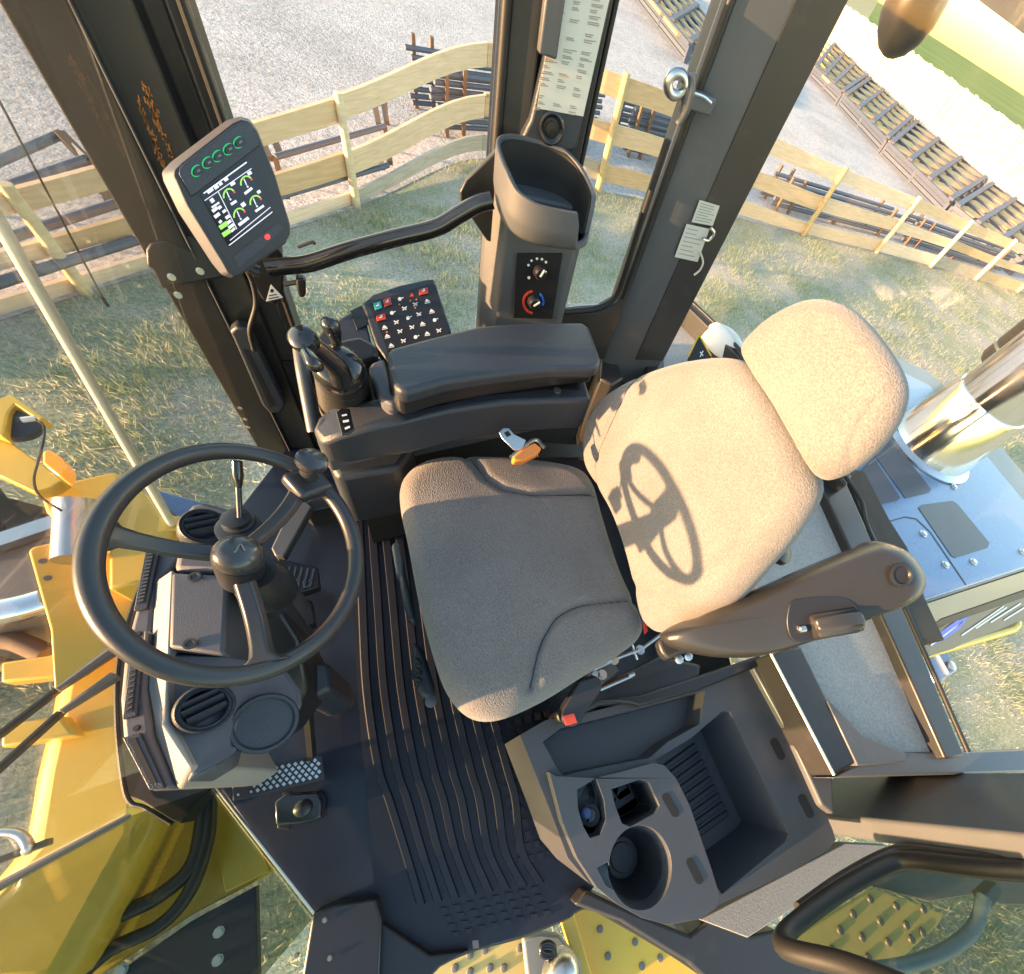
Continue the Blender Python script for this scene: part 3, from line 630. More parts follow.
# hoses and lower-left fender seen through the corner pane
LF = thing('front_fender', 'yellow fender below the corner pane with hoses clamped on it', 'fender', at(170, 880, -.7))
rel('fender_panel', [(-60, 930), (60, 850), (140, 800), (215, 775), (250, 800), (278, 860), (274, 872), (190, 916), (100, 976), (40, 1010), (-60, 1010)], -.62, -.66, 'yellow', LF, .006)
rel('fender_side', [(210, 795), (226, 790), (252, 830), (268, 872), (225, 893), (216, 850)], -.600, -.615, 'yellow', LF, .004)
rel('cover_plate', [(100, 985), (190, 922), (256, 886), (259, 1010), (100, 1010)], -.60, -.63, 'floor', LF, .003)
for x, y in ((219, 932), (122, 970), (218, 960)):
    mb = MB(); bolt(mb, at(x, y, -.60), (0, 0, 1), .010, .006); build('bolt', mb, 'steel', LF)
HS = thing('hydraulic_hoses', 'black hydraulic hoses looped behind the corner pane', 'hoses', at(100, 900, -.55))
for k, (pp, r_) in enumerate((([(20, 885), (38, 930), (48, 936), (75, 928), (95, 905), (148, 815)], .014), ([(40, 870), (52, 900), (66, 905), (92, 895), (118, 850), (138, 812)], .014),
              ([(30, 985), (60, 955), (110, 920), (160, 895), (195, 860), (206, 800)], .022), ([(70, 985), (110, 950), (160, 925), (190, 890), (207, 840), (210, 795)], .019), ([(5, 985), (40, 960), (80, 930), (130, 910)], .02))):
    build('hose', MB().tube([at(x, y, -.53) for x, y in pp], r_, 12), 'plastic_black', HS)
for x, y in ((72, 912), (82, 910), (70, 945), (76, 954)):
    build('clamp_nut', MB().lathe([(.014, 0), (.016, .004), (.016, .016), (.01, .02)], at(x, y, -.51), (0, 0, 1), 8), 'steel', HS)
build('clamp_bolt', MB().tube([at(73, 900, -.49), at(75, 975, -.49)], .004, 8, sub=1), 'plastic_black', HS)
# wipers
wz = .12
for lab, a, b, c in (('upper windscreen wiper with two joined arms on the glass', (-20, 750), (58, 690), (112, 652)), ('lower windscreen wiper blade running down to the left edge', (-20, 786), (62, 712), (116, 676))):
    t = thing('wiper', lab, 'wiper', at(*b, wz), 'wipers on the windscreen')
    build('blade', MB().bar(at(*a, wz), at(*b, wz), .008, .02), 'plastic_black', t, bevel=.002)
    build('arm', MB().tube([at(*b, wz + .01), at(*c, wz - .02)], [.007, .013], 8, sub=1), 'greysteel', t)
t = thing('side_wiper', 'short black wiper on a curved silver arm in the lower corner', 'wiper', at(20, 845, .1))
build('blade', MB().bar(at(-20, 868, .12), at(51, 841, .12), .012, .015), 'plastic_black', t, bevel=.002)
build('arm', MB().tube([at(-20, 836, .13), at(4, 832, .13), at(20, 835, .13), at(28, 845, .13), at(27, 852, .12)], .008, 10), 'steel', t)

# yellow access steps outside the door
ST = thing('access_steps', 'yellow studded access steps below the open door side', 'steps', at(570, 960, -.45))
sp = plane((0, 0, -.38), (0, 0, 1))
rel('tread_plate', [(380, 1010), (430, 972), (470, 950), (530, 936), (545, 930), (548, 1010)], -.38, -.40, 'yellow_pale', ST, .003)
rel('side_plate', [(572, 915), (590, 905), (640, 928), (720, 975), (740, 1010), (600, 1010)], -.38, -.40, 'yellow', ST, .003)
mb = MB(); slab(mb, [(562, 922), (574, 914), (602, 1010), (590, 1010)], plane((0, 0, -.33), (0, 0, 1)), .05); build('divider', mb, 'yellow', ST, bevel=.003)
mb = MB()
for x, y in ((470, 955), (485, 950), (455, 968), (504, 968), (490, 968), (520, 948), (470, 972)): build('stud', MB().lathe([(.011, 0), (.009, .006), (0, .007)], at(x, y, -.38), (0, 0, 1), 12), 'greysteel', ST)
for x, y in ((600, 929), (608, 956), (642, 966), (635, 942), (660, 958)): build('stud', MB().lathe([(.011, 0), (.010, .004), (0, .005)], at(x, y, -.38), (0, 0, 1), 12), 'greysteel', ST)
DL = thing('door_hinge', 'grey hinge bracket with dark spring below the door sill', 'hinge', at(545, 955, -.2))
build('spring', MB().tube([at(548 + 7 * math.cos(k * 1.2), 946 + k * .5 + 6 * math.sin(k * 1.2), -.2) for k in range(18)], .006, 8), 'plastic_black', DL)
build('cover', MB().lathe([(.045, -.03), (.05, 0), (.045, .03), (.03, .045), (0, .05)], at(560, 974, -.22), (0, 0, 1), 24, 1.2, 1), 'steel', DL)
rel('bracket', [(522, 938), (540, 932), (560, 934), (580, 960), (590, 1010), (530, 1010)], -.30, -.33, 'hoodside', DL, .01)
# perforated platform seen through the rear left pane
RP = thing('rear_step', 'pale yellow perforated step plate behind the lower door pane', 'step', at(870, 920, -.55))
rel('plate', [(760, 960), (795, 938), (874, 889), (944, 914), (938, 925), (900, 960), (860, 975), (800, 990)], -.55, -.57, 'yellow_pale', RP, .003)
mb = MB()
for x, y in ((870, 899), (896, 906), (923, 909), (853, 914), (880, 921), (906, 925), (862, 937), (888, 942), (911, 939), (922, 932), (840, 930), (832, 950), (868, 958)): build('stud', MB().lathe([(.017, 0), (.014, .008), (.006, .009)], at(x, y, -.55), (0, 0, 1), 14), 'greysteel', RP)
t = thing('grab_handle', 'blue grey curved grab handle outside the lower door pane', 'handrail', at(930, 955, -.4))
build('tube', MB().tube([at(840, 972, -.4), at(890, 968, -.4), at(927, 959, -.4), at(955, 945, -.4), at(975, 926, -.4), at(984, 898, -.4)], .026, 14), mat('blue_grey_rail', (.13, .20, .26), .4), t)
build('end_bracket', MB().box(at(988, 893, -.42), (.12, .05, .06)), 'greysteel', t, bevel=.006)
t = thing('rear_fender', 'grey fender edge behind the lower door pane', 'fender', at(950, 880, -.5))
rel('panel', [(868, 872), (1040, 860), (1040, 905), (1000, 905), (985, 893), (930, 902), (872, 886)], -.62, -.66, 'greysteel', t, .006)

# ================================================================== THE CAB
CAB = thing('loader_cab', 'dark painted cab body with pillars, floor and window panes', 'cab', (0, .3, 0))
def vprism(name, pts, z0, z1, m, par, bv=.006, **k):
    mb = MB(); mb.prism([Vector((x, y, z0)) for x, y in pts], (0, 0, z1 - z0)); return build(name, mb, m, par, bevel=bv, **k)
rel('floor_plate', [(205, 775), (216, 783), (262, 848), (312, 914), (376, 915), (380, 905), (470, 948), (500, 944), (570, 918), (600, 880), (760, 760), (700, 560), (560, 400), (300, 430), (230, 520), (180, 650)], 0, -.04, 'floor', CAB, .004)
# front right pillar
yR = 1.15
def XY(px, py, y): p = ony(px, py, y); return p.x
pf = vprism('front_pillar', [(-.425, yR), (-.345, yR), (-.338, yR + .012), (-.30, yR + .012), (-.268, yR + .004), (-.262, yR + .03), (-.235, yR + .035), (-.228, yR + .012), (-.205, yR + .02), (-.20, yR + .09), (-.42, yR + .09), (-.43, yR + .05)], -.02, 1.75, 'frame', CAB, .004)
pf['label'] = 'wide dark front right pillar with painted orange reflection'
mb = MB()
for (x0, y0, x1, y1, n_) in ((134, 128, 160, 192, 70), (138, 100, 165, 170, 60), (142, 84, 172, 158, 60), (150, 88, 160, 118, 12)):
    for k in range(n_):                                  # sun reflection painted as orange specks in slanting streaks
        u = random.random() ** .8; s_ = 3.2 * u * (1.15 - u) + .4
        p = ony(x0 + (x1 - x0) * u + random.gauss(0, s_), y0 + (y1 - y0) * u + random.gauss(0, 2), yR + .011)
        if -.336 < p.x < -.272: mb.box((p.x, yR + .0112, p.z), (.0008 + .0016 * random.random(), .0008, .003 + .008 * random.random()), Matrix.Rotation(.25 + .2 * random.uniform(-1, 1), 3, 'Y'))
build('orange_reflection', mb, 'orange_glint', pf)
build('edge_seal', MB().tube([(-.205, yR - .004, -.02), (-.205, yR - .004, 1.75)], .006, 8, sub=1), 'gasket', CAB)
build('pillar_fold', MB().tube([(-.342, yR - .001, -.02), (-.342, yR - .001, 1.75)], .0022, 8, sub=1), 'frame_grey', CAB)
# trim cover on the pillar
pp = plane((0, yR - .005, 0), (0, -1, 0))
mb = MB(); slab(mb, [(230, 332), (236, 327), (249, 329), (253, 338), (286, 405), (281, 413), (270, 414), (262, 405)], plane((0, yR - .035, 0), (0, -1, 0)), .03)
tc1 = build('trim_cover', mb, 'plastic', CAB, bevel=.006)
mb = MB(); slab(mb, [(243, 349), (249, 352), (275, 405), (271, 408)], plane((0, yR - .036, 0), (0, -1, 0)), .003); build('groove', mb, 'plastic_black', tc1)
# second slim door frame with reflective strips
mb = MB(); slab(mb, [(240, 252), (262, 262), (330, 440), (300, 445), (262, 320)], plane((0, yR + .02, 0), (0, -1, 0)), .03); build('pillar_flange', mb, 'frame', CAB, bevel=.004)
for q in ([(258, 312), (263, 318), (267, 348), (257, 326)], [(269, 340), (273, 348), (283, 382), (276, 372)]):
    mb = MB(); flat(mb, q, plane((0, yR + .02, 0), (0, -1, 0)), .001, .001); build('reflective_strip', mb, 'paper', CAB)
mb = MB()
for x, y in ((240, 408), (248, 427), (245, 419), (178, 295)): bolt(mb, ony(x, y, yR - .001), (0, -1, 0), .004, .003)
build('screw', mb, 'steel', CAB)
# middle pillar
vprism('middle_pillar', [(.285, yR), (.325, yR - .01), (.34, yR - .012), (.345, yR), (.47, yR), (.475, yR + .06), (.27, yR + .06)], .40, 1.75, 'frame', CAB, .004)
build('edge_seal', MB().tube([(.278, yR + .0, .40), (.278, yR, 1.75)], .010, 10, sub=1), 'gasket', CAB)
build('edge_seal', MB().tube([(.478, yR + .01, .40), (.478, yR + .01, 1.75)], .006, 10, sub=1), 'gasket', CAB)
# rear right pillar
rp_ = vprism('rear_right_pillar', [(.70, yR + .05), (.715, yR), (.745, yR - .01), (.76, yR - .01), (.775, yR - .014), (.953, yR - .014), (.955, yR + .07), (.70, yR + .07)], .12, 1.75, 'frame_grey', CAB, .005)
build('edge_seal', MB().tube([(.703, yR + .0, .66), (.703, yR, 1.75)], .009, 10, sub=1), 'gasket', CAB)
build('edge_seal', MB().tube([(.957, yR + .0, .45), (.957, yR, 1.75)], .006, 10, sub=1), 'gasket', CAB)
build('dark_flange', MB().prism([Vector((.835, yR - .017, .45)), Vector((.955, yR - .017, .45)), Vector((.955, yR - .017, 1.75)), Vector((.835, yR - .017, 1.75))], (0, .0025, 0)), 'frame', CAB)
# lower right wall with window rail
wl = plane((0, yR, 0), (0, -1, 0))
mb = MB(); slab(mb, [(556, 316), (600, 312), (618, 302), (628, 280), (640, 290), (646, 352), (600, 360), (548, 345)], wl, .04); build('window_rail', mb, 'frame', CAB, bevel=.004)
mb = MB().tube([ony(x, y, yR - .004) for x, y in ((548, 313), (575, 311), (598, 308), (613, 299), (622, 282), (640, 225), (668, 140))], .009, 10); build('edge_seal', mb, 'gasket', CAB)
mb = MB(); mb.box((.3, yR + .04, .13), (1.25, .05, .46)); build('lower_wall', mb, 'skirt', CAB)
# panes
def pane(label, pts, m='glass', th=.005, nm='window_pane'):
    P = [Vector(p) for p in pts]; n = (P[1] - P[0]).cross(P[2] - P[0]).normalized(); mb = MB().prism(P, n * th); o = build(nm, mb, m, CAB, smooth=False)
    if label: o['label'] = label
    return o
pane('right side pane between the front and middle pillars', [(-.20, yR + .03, .32), (.27, yR + .03, .46), (.27, yR + .03, 1.7), (-.20, yR + .03, 1.7)])
pane('right side pane behind the storage cup', [(.48, yR + .03, .60), (.70, yR + .03, .62), (.70, yR + .03, 1.7), (.48, yR + .03, 1.7)])
# windscreen with the corner pane
g0 = Vector((-.41, yR + .05, .02)); g1 = at(127, 817, .03); g1t = at(-20, 896, .36)
g1T = g1 + (g1t - g1) * 4.8; _v = g1T - g1; _w = g1 - g0; g0t = g0 + _v - _w * (_v.y / _w.y)
g2 = at(216, 786, .015); g3 = at(316, 914, .012)
def quadpane(a, b, c, d, m, label):
    n = (b - a).cross(c - a).normalized() * .004; mb = MB().add([a, b, c, d, a + n, b + n, c + n, d + n], [[3, 2, 1, 0], [4, 5, 6, 7], [0, 1, 5, 4], [1, 2, 6, 5], [2, 3, 7, 6], [3, 0, 4, 7]])
    o = build('window_pane', mb, m, CAB, smooth=False); o['label'] = label; return o
quadpane(g0, g1, g1T, g0t, 'glass', 'wide front windscreen pane')
g3T = g3 + Vector((.02, -.03, 1.5))
_e = Vector((.004, 0, 0)); _q = [g1 + _e, g2 + Vector((0, 0, .002)), g3, g3T, g1T + _e]; _n2 = Vector((.003, .003, 0))
o = build('window_pane', MB().add(_q + [p - _n2 for p in _q], [[0, 1, 4], [1, 2, 3, 4], [6, 5, 9], [7, 6, 9, 8], [0, 5, 6, 1], [1, 6, 7, 2], [2, 7, 8, 3], [3, 8, 9, 4], [4, 9, 5, 0]]), 'glass_l', CAB, smooth=False); o['label'] = 'smoky front left corner pane'
build('glass_edge', MB().tube([g1 + Vector((0, -.001, .0)), g1T], .0075, 8, sub=1), mat('pane_edge', (.75, .66, .62), .25, coat=.5), CAB)
build('glass_edge', MB().tube([g2 + Vector((0, 0, .004)), g3 + Vector((0, 0, .006))], .0035, 8, sub=1), 'steel', CAB)
mb = MB(); slab(mb, [(150, 560), (165, 545), (178, 560), (140, 650), (130, 720), (150, 770), (216, 786), (196, 802), (181, 824), (170, 820), (142, 802), (128, 797), (121, 775), (116, 720), (120, 650)], plane((0, 0, .012), (0, 0, 1)), .06)
build('black_skirt', mb, 'skirt', CAB, bevel=.003)
build('sill_seal', MB().tube([at(x, y, .02) for x, y in ((160, 545), (135, 600), (119, 660), (117, 720), (123, 780), (130, 802), (145, 808), (172, 824))], .005, 8), 'gasket', CAB)
# front left door post base
rel('door_post', [(300, 985), (312, 914), (336, 904), (376, 898), (382, 920), (378, 1010), (300, 1010)], .05, -.05, 'plastic_black', CAB, .006)
mb = MB()
for x, y in ((325, 920), (297, 955), (330, 958)): bolt(mb, at(x, y, .052 if x > 310 else -.02), (0, 0, 1), .0035, .003)
build('screw', mb, 'greysteel', CAB)
rel('door_sill', [(378, 920), (400, 935), (430, 955), (470, 951), (440, 968), (400, 1010), (376, 1010)], .03, -.06, 'plastic_black', CAB, .006)
build('sill_clip', MB().prism([at(x, y, .035) for x, y in ((472, 940), (478, 939), (479, 947), (473, 948))], (0, 0, .006)), 'frame_grey', CAB)
build('sill_seal', MB().tube([at(x, y, -.01) for x, y in ((400, 1000), (425, 970), (470, 948), (520, 934), (565, 916), (574, 909), (590, 906), (620, 921), (680, 957), (740, 1000))], .009, 10), 'gasket', CAB)
rel('side_sill', [(574, 905), (586, 890), (640, 915), (690, 935), (716, 914), (750, 936), (778, 930), (786, 945), (806, 958), (870, 982), (870, 1010), (740, 1010), (690, 965), (620, 922)], .06, -.04, 'frame', CAB, .008)
# rear left: wall frame, carpet strip, pillar, pane
rel('carpet_strip', [(700, 920), (845, 843), (888, 845), (838, 880), (748, 938)], .07, .03, 'carpet_dark', CAB, .003, ang=60)
a_ = ony(900, 773, -.42).x; b_ = ony(900, 822, -.42).x; c_ = onx(930, 851, b_).y
pv = [(a_, -.42, .0), (b_, -.42, .0), (b_, c_, .0), (a_, c_, .0)]
mb = MB().add([Vector(p) for p in pv] + [Vector((p[0], p[1], 1.75)) for p in pv], [[0, 1, 2, 3], [7, 6, 5, 4], [0, 4, 5, 1], [1, 5, 6, 2], [2, 6, 7, 3], [3, 7, 4, 0]])
build('rear_left_pillar', mb, 'frame_grey', CAB, bevel=.008)
dy = -.50
gk = [(1060, 872), (980, 868), (915, 861), (888, 865), (845, 888), (800, 920), (783, 938), (790, 950), (850, 966), (930, 1000)]
build('pane_seal', MB().tube([ony(x, y, dy + .02) for x, y in gk], .018, 12), 'gasket', CAB)
build('pane_frame', MB().tube([ony(x, y - 9, dy + .025) for x, y in gk[:6]], .016, 12), 'frame', CAB)
P_ = [ony(x, y, dy) for x, y in ((1100, 876), (980, 868), (915, 861), (888, 865), (845, 888), (800, 920), (783, 938), (790, 950), (850, 966), (930, 1000), (1100, 1100))]
build('window_pane', MB().prism(P_, (0, -.004, 0)), 'glass_l', CAB, smooth=False)['label'] = 'lower rear left door pane'
# rear shelf with carpet and frame bars
rel('carpet_shelf', [(660, 335), (668, 315), (690, 306), (738, 352), (846, 484), (914, 640), (958, 757), (906, 757), (858, 763), (800, 650), (740, 560), (668, 420)], .42, .36, 'carpet', CAB, .004, ang=60)
rel('frame_beam', [(771, 653), (801, 646), (828, 701), (858, 762), (834, 776)], .44, .0, 'frame', CAB, .006)
rel('beam_side', [(750, 662), (770, 654), (833, 776), (834, 815), (822, 806), (790, 735)], .36, .0, 'frame_grey', CAB, .006)
rel('corner_gusset', [(827, 700), (833, 704), (862, 735), (907, 753), (905, 762), (858, 766)], .445, .40, 'frame_grey', CAB, .003)
build('beam_edge', MB().tube([at(771, 654, .443), at(834, 775, .443)], .0035, 8, sub=1), 'steel', CAB)
rel('window_sill', [(819, 481), (846, 482), (868, 531), (916, 638), (965, 756), (946, 759), (893, 640), (850, 548)], .455, .40, 'frame', CAB, .006)
rel('sill_end', [(906, 752), (966, 751), (1040, 748), (1040, 772), (834, 778), (858, 764)], .43, .2, 'frame_grey', CAB, .006)
build('edge_seal', MB().tube([at(x, y, .51) for x, y in ((687, 300), (694, 304), (742, 352), (848, 480), (869, 530), (917, 636), (968, 752))], .007, 10), 'gasket', CAB)
rel('rear_sill', [(684, 303), (692, 298), (742, 348), (852, 476), (846, 486), (738, 356)], .50, .38, 'frame', CAB, .004)
rel('rear_panel', [(846, 470), (864, 470), (890, 520), (908, 548), (926, 600), (945, 640), (918, 641), (868, 531)], .40, .0, 'skirt', CAB, .004)
q0, q1, q2 = at(692, 300, .5), at(850, 479, .5), at(968, 753, .5)
up = Vector((0, 0, 1.2))
pane('right rear corner pane', [q0, q1, q1 + up, q0 + up]); pane('rear window pane', [q1, q2, q2 + up, q1 + up])
rel('corner_post', [(640, 342), (648, 330), (668, 322), (664, 350), (668, 400), (655, 400)], .42, .0, 'frame', CAB, .006)
rel('wall_box', [(596, 350), (640, 345), (662, 395), (640, 420), (600, 400)], .34, .0, 'plastic_black', CAB, .01)
build('wall_edge', MB().tube([at(630, 352, .36), at(646, 382, .36)], .004, 8, sub=1), 'steel', CAB)
rel('inner_box', [(602, 358), (618, 360), (624, 378), (612, 385), (600, 378)], .42, .1, 'frame', CAB, .008)
build('roof_edge', MB().prism([at(x, y, 1.72) for x, y in ((978, -60), (978, 0), (1026, 36), (1120, 60), (1120, -60))], (0, 0, .05)), 'frame_grey', CAB, bevel=.01)

# labels on the rear right pillar
pq = plane((0, yR - .016, 0), (0, -1, 0))
t = thing('pillar_label', 'two small white instruction labels on the rear right pillar', 'label', ony(695, 230, yR))
for q in ([(699, 199), (719, 205), (712, 225), (691, 221)], [(686, 223), (709, 228), (697, 261), (674, 256)]):
    o = build('sheet', flat(MB(), q, pq, .0008, .004), 'paper', t); o['label'] = 'white printed label sheet'
    mb = MB(); A, B, C, D = [Vector(v) for v in q]
    for k in range(7):
        u = .12 + k * .125; s = A.lerp(D, u).lerp(B.lerp(C, u), .1); e = A.lerp(D, u).lerp(B.lerp(C, u), .55 + .35 * random.random()); flat(mb, seg2(s.x, s.y, e.x, e.y, .8), pq, .0004, .0052)
    build('print', mb, 'ink', o)
t = thing('pillar_hook', 'small silver hook below the pillar labels', 'hook', ony(703, 255, yR - .01))
build('hook', MB().tube([ony(x, y, yR - .03) for x, y in ((711, 228), (714, 233), (709, 240), (703, 239))], .004, 8), 'steel', t)
build('cord', MB().tube([ony(x, y, yR - .03) for x, y in ((700, 252), (703, 262), (700, 270), (694, 275))], .003, 8), 'paper', t)

# big decal plate on the middle pillar
pm = plane((0, yR - .03, 0), (0, -1, 0))
t = thing('instruction_panel', 'long black pillar cover with cream instruction label above the storage cup', 'panel', ony(580, 130, yR))
mb = MB(); slab(mb, [(554, -70), (548, 0), (545, 60), (531, 120), (522, 138), (523, 146), (570, 152), (577, 149), (584, 116), (612, 0), (628, -70)], pm, .03); pc_ = build('cover', mb, 'plastic', t, bevel=.006)
lab = [(565, -50), (560, 0), (554, 30), (549, 32), (537, 108), (583, 116), (609, 0), (620, -50)]
o = build('label_sheet', flat(MB(), lab, pm, .0008, .001), 'paper', t)
mb = MB(); mr = MB()
for r_ in range(20):
    y = -8 + r_ * 6.0; xl = 560 - (y * .19) - 8; xr = 609 - y * .22 - 3
    for c in range(3):
        if random.random() < .25: continue
        x0 = xl + (xr - xl) * (c / 3 + .05); w_ = (xr - xl) / 3 * random.uniform(.4, .8)
        for l in range(2): flat(mr if random.random() < .08 else mb, seg2(x0, y + l * 2 + (x0 - xl) * .14, x0 + w_ * random.uniform(.6, 1), y + l * 2 + (x0 + w_ - xl) * .14, 1.0), pm, .0004, .0024)
build('print', mb, 'ink', o); build('print', mr, 'inkred', o)
build('socket', MB().lathe([(.026, 0), (.028, .004), (.024, .006), (.017, .001), (.012, .0015), (.012, .006), (0, .007)], hit(551, 128, pm) + Vector((0, -.001, 0)), (0, -1, 0), 24), 'plastic_black', t)
build('upper_bracket', MB().box(ony(552, 14, yR - .035), (.035, .02, .10)), 'frame_grey', t, bevel=.004)

# window latch
t = thing('window_latch', 'black window latch with round silver knob on the rear right pillar', 'latch', ony(690, 95, yR - .05))
yl = yR - .03
build('knob_ring', MB().tube([ony(x, y, yl) for x, y in dot(676, 84, 8, 10, 11, .2)], .010, 12, closed=True), 'steel', t)
build('hinge_arm', MB().tube([ony(680, 84, yl), ony(686, 92, yl), ony(684, 112, yl)], .010, 12), 'frame_grey', t)
build('handle', MB().tube([ony(692, 74, yl), ony(690, 92, yl), ony(686, 108, yl), ony(678, 124, yl)], [.008, .012, .012, .008], 12), 'frame_grey', t)
build('bracket', MB().bar(ony(688, 98, yl), ony(712, 106, yl), .02, .03), 'frame_grey', t, bevel=.004)
build('clip', MB().tube([ony(694, 93, yl - .01), ony(704, 97, yl - .01), ony(711, 103, yl - .01)], .004, 8), 'steel', t)

# ------------------------------------------------------------------ grab handrail with bracket
t = thing('window_handrail', 'black bent tube handrail across the right side window', 'handrail', ony(480, 200, 1.08))
build('tube', MB().tube([ony(x, y, 1.06) for x, y in ((268, 268), (285, 266), (310, 263), (350, 250), (395, 238), (435, 228), (460, 214), (478, 204), (492, 200))], .0165, 14), 'knob', t)
mb = MB(); slab(mb, [(504, 140), (497, 150), (485, 162), (466, 180), (460, 192), (461, 205), (467, 212), (487, 241), (493, 243), (503, 225)], plane((0, 1.10, 0), (0, -1, 0)), .012); build('mounting_plate', mb, 'frame', t, bevel=.003)
mb = MB(); slab(mb, [(256, 252), (276, 246), (283, 256), (284, 290), (276, 306), (262, 300), (250, 280)], plane((0, 1.09, 0), (0, -1, 0)), .04); build('front_bracket', mb, 'plastic_black', t, bevel=.005)
build('bolt', MB().tube([ony(298, 247, 1.03), ony(312, 242, 1.03), ony(315, 244, 1.03)], .003, 8), 'frame', t)
t = thing('warning_sticker', 'white triangular warning sticker under the monitor', 'sticker', ony(275, 292, 1.08))
ps = plane((0, 1.046, 0), (0, -1, 0))
o = build('sheet', flat(MB(), [(271, 284), (283, 297), (266, 301)], ps, .001, .001), 'white', t); mb = MB(); flat(mb, dot(272, 290, 1.8), ps, .0005, .0025); flat(mb, seg2(269, 295, 277, 293.5, 1), ps, .0005, .0025); flat(mb, seg2(269, 298, 279, 296, 1), ps, .0005, .0025); build('print', mb, 'gasket', o)
t = thing('small_lever', 'short black latch lever beside the warning sticker', 'lever', ony(298, 290, 1.06))
build('stem', MB().tube([ony(284, 284, 1.06), ony(297, 282, 1.06)], .005, 8, sub=1), 'frame', t)
mb = MB(); slab(mb, [(296, 279), (304, 279), (306, 283), (306, 295), (304, 298), (299, 298), (297, 290)], plane((0, 1.05, 0), (0, -1, 0)), .02); build('grip', mb, 'plastic_black', t, bevel=.004)

# ------------------------------------------------------------------ storage cup and heater column
cy = 1.02
def cupz(px, py): return ony(px, py, cy).z
xl, xr = ony(500, 200, cy).x - .01, ony(590, 190, cy).x + .005
zt, zb = cupz(545, 170) + .02, cupz(540, 248) - .005
cx0 = (xl + xr) / 2; rx = (xr - xl) / 2; ry = .105; zb = ony(540, 246, cy - .09).z
t = thing('storage_cup', 'open grey plastic storage cup on the middle pillar', 'storage cup', (cx0, cy, zb))
N = 72; lv = 14; H = (ony(545, 190, cy - .1).z - zb + .03) * .72
def toph(th):
    # th: 0 = +X (rear), -90 = towards the cab (-Y), 180 = front
    d = math.degrees(th) % 360
    pts = [(0, .92), (60, 1.12), (120, 1.12), (170, 1.10), (200, 1.02), (222, .86), (250, .80), (289, .80), (292, .20), (340, .20), (346, .86), (360, .92)]
    for (a, h), (b, g) in zip(pts[:-1], pts[1:]):
        if a <= d <= b: return h + (g - h) * (d - a) / (b - a)
    return 1.
def cuploop(u, off, hh):
    out = []
    for j in range(N):
        th = 2 * math.pi * j / N; k = (.84 + .16 * min(1, u * 2.2) ** .5) ; c, s = math.cos(th), math.sin(th); e = .72
        x = abs(c) ** e * (1 if c > 0 else -1); y = abs(s) ** e * (1 if s > 0 else -1)
        z = hh if hh is not None else u * toph(th) * H
        out.append(Vector((cx0 + x * (rx - off) * k, cy + .0 + y * (ry - off) * k, zb + z)))
    return out
vs = []; L_ = []
for i in range(lv + 1): L_.append(cuploop(i / lv, 0, None))
L_.append([p + (Vector((cx0, cy, p.z)) - p).normalized() * .004 + Vector((0, 0, .002)) for p in L_[-1]])
for i in range(lv, 0, -1):
    q = cuploop(i / lv, .009, None); L_.append([Vector((p.x, p.y, max(p.z, zb + .012))) for p in q])
for l in L_: vs += l
fs = [[i * N + j, i * N + (j + 1) % N, (i + 1) * N + (j + 1) % N, (i + 1) * N + j] for i in range(len(L_) - 1) for j in range(N)]
fs += [list(range(N))[::-1], [(len(L_) - 1) * N + j for j in range(N)]]
build('cup_body', MB().add(vs, fs), 'pod', t, ang=50)
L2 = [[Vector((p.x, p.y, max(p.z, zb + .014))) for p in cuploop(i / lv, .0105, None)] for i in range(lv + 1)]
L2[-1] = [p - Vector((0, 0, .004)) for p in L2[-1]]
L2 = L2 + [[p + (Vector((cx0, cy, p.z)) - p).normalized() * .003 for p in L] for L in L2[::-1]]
build('dark_cup_inside', MB().add([p for L in L2 for p in L], [[i * N + j, i * N + (j + 1) % N, (i + 1) * N + (j + 1) % N, (i + 1) * N + j] for i in range(len(L2) - 1) for j in range(N)] + [[(len(L2) - 1) * N + j for j in range(N)]]), 'skirt', t, ang=50)  # black inner sheet paints in the shade of the deep cup
t = thing('heater_column', 'grey pillar trim with black heater control plate and two dials', 'heater control', (.38, 1.08, .5))
yh = 1.06
xa, xb = ony(500, 290, yh).x, ony(569, 290, yh).x
vprism('column', [(xa - .035, yh + .06), (xa, yh), (xb - .012, yh - .002), (xb + .012, yh + .02), (xb + .012, yh + .09), (xa - .035, yh + .09)], .42, zb + .03, 'pod', t, .006)
ph = plane((0, yh - .0025, 0), (0, -1, 0))
o = build('control_plate', flat(MB(), [(517, 253), (562, 253), (552, 318), (513, 317)], ph, .003, .001), 'plastic_black', t)
def dialp(x, y, r): return hit(x, y, ph) + Vector((0, -.004, 0))
for (x, y, a) in ((539, 270, -65), (533, 300, 40)):
    k_ = build('dial', MB().lathe([(.017, 0), (.016, .014), (.012, .018), (0, .0185)], dialp(x, y, 0), (0, -1, 0), 24), 'plastic_black', t)
    c = dialp(x, y, 0) + Vector((0, -.019, 0)); d = Vector((math.cos(R(a)), 0, -math.sin(R(a)))) if a < 0 else Vector((math.cos(R(a)), 0, math.sin(R(a))))
    build('pointer', MB().bar(c - d * .004, c + d * .015, .002, .004), 'white', k_)
mb = MB()
for q in ((528, 264, 1.3), (531, 259.5, 1.2), (536.5, 257.5, 1.3), (541.5, 258, 1.3), (545.5, 261, 1.3), (528.5, 276.5, 1.5)): flat(mb, dot(*q, 10), ph, .0006, .0045)
build('print', mb, 'white', o)
mb = MB(); mb2 = MB()
for k in range(7): a = R(95 + k * 24); flat(mb, seg2(533 + 10 * math.cos(a), 301 + 11 * math.sin(a), 533 + 10 * math.cos(a + .45), 301 + 11 * math.sin(a + .45), 2.2), ph, .0006, .0045)
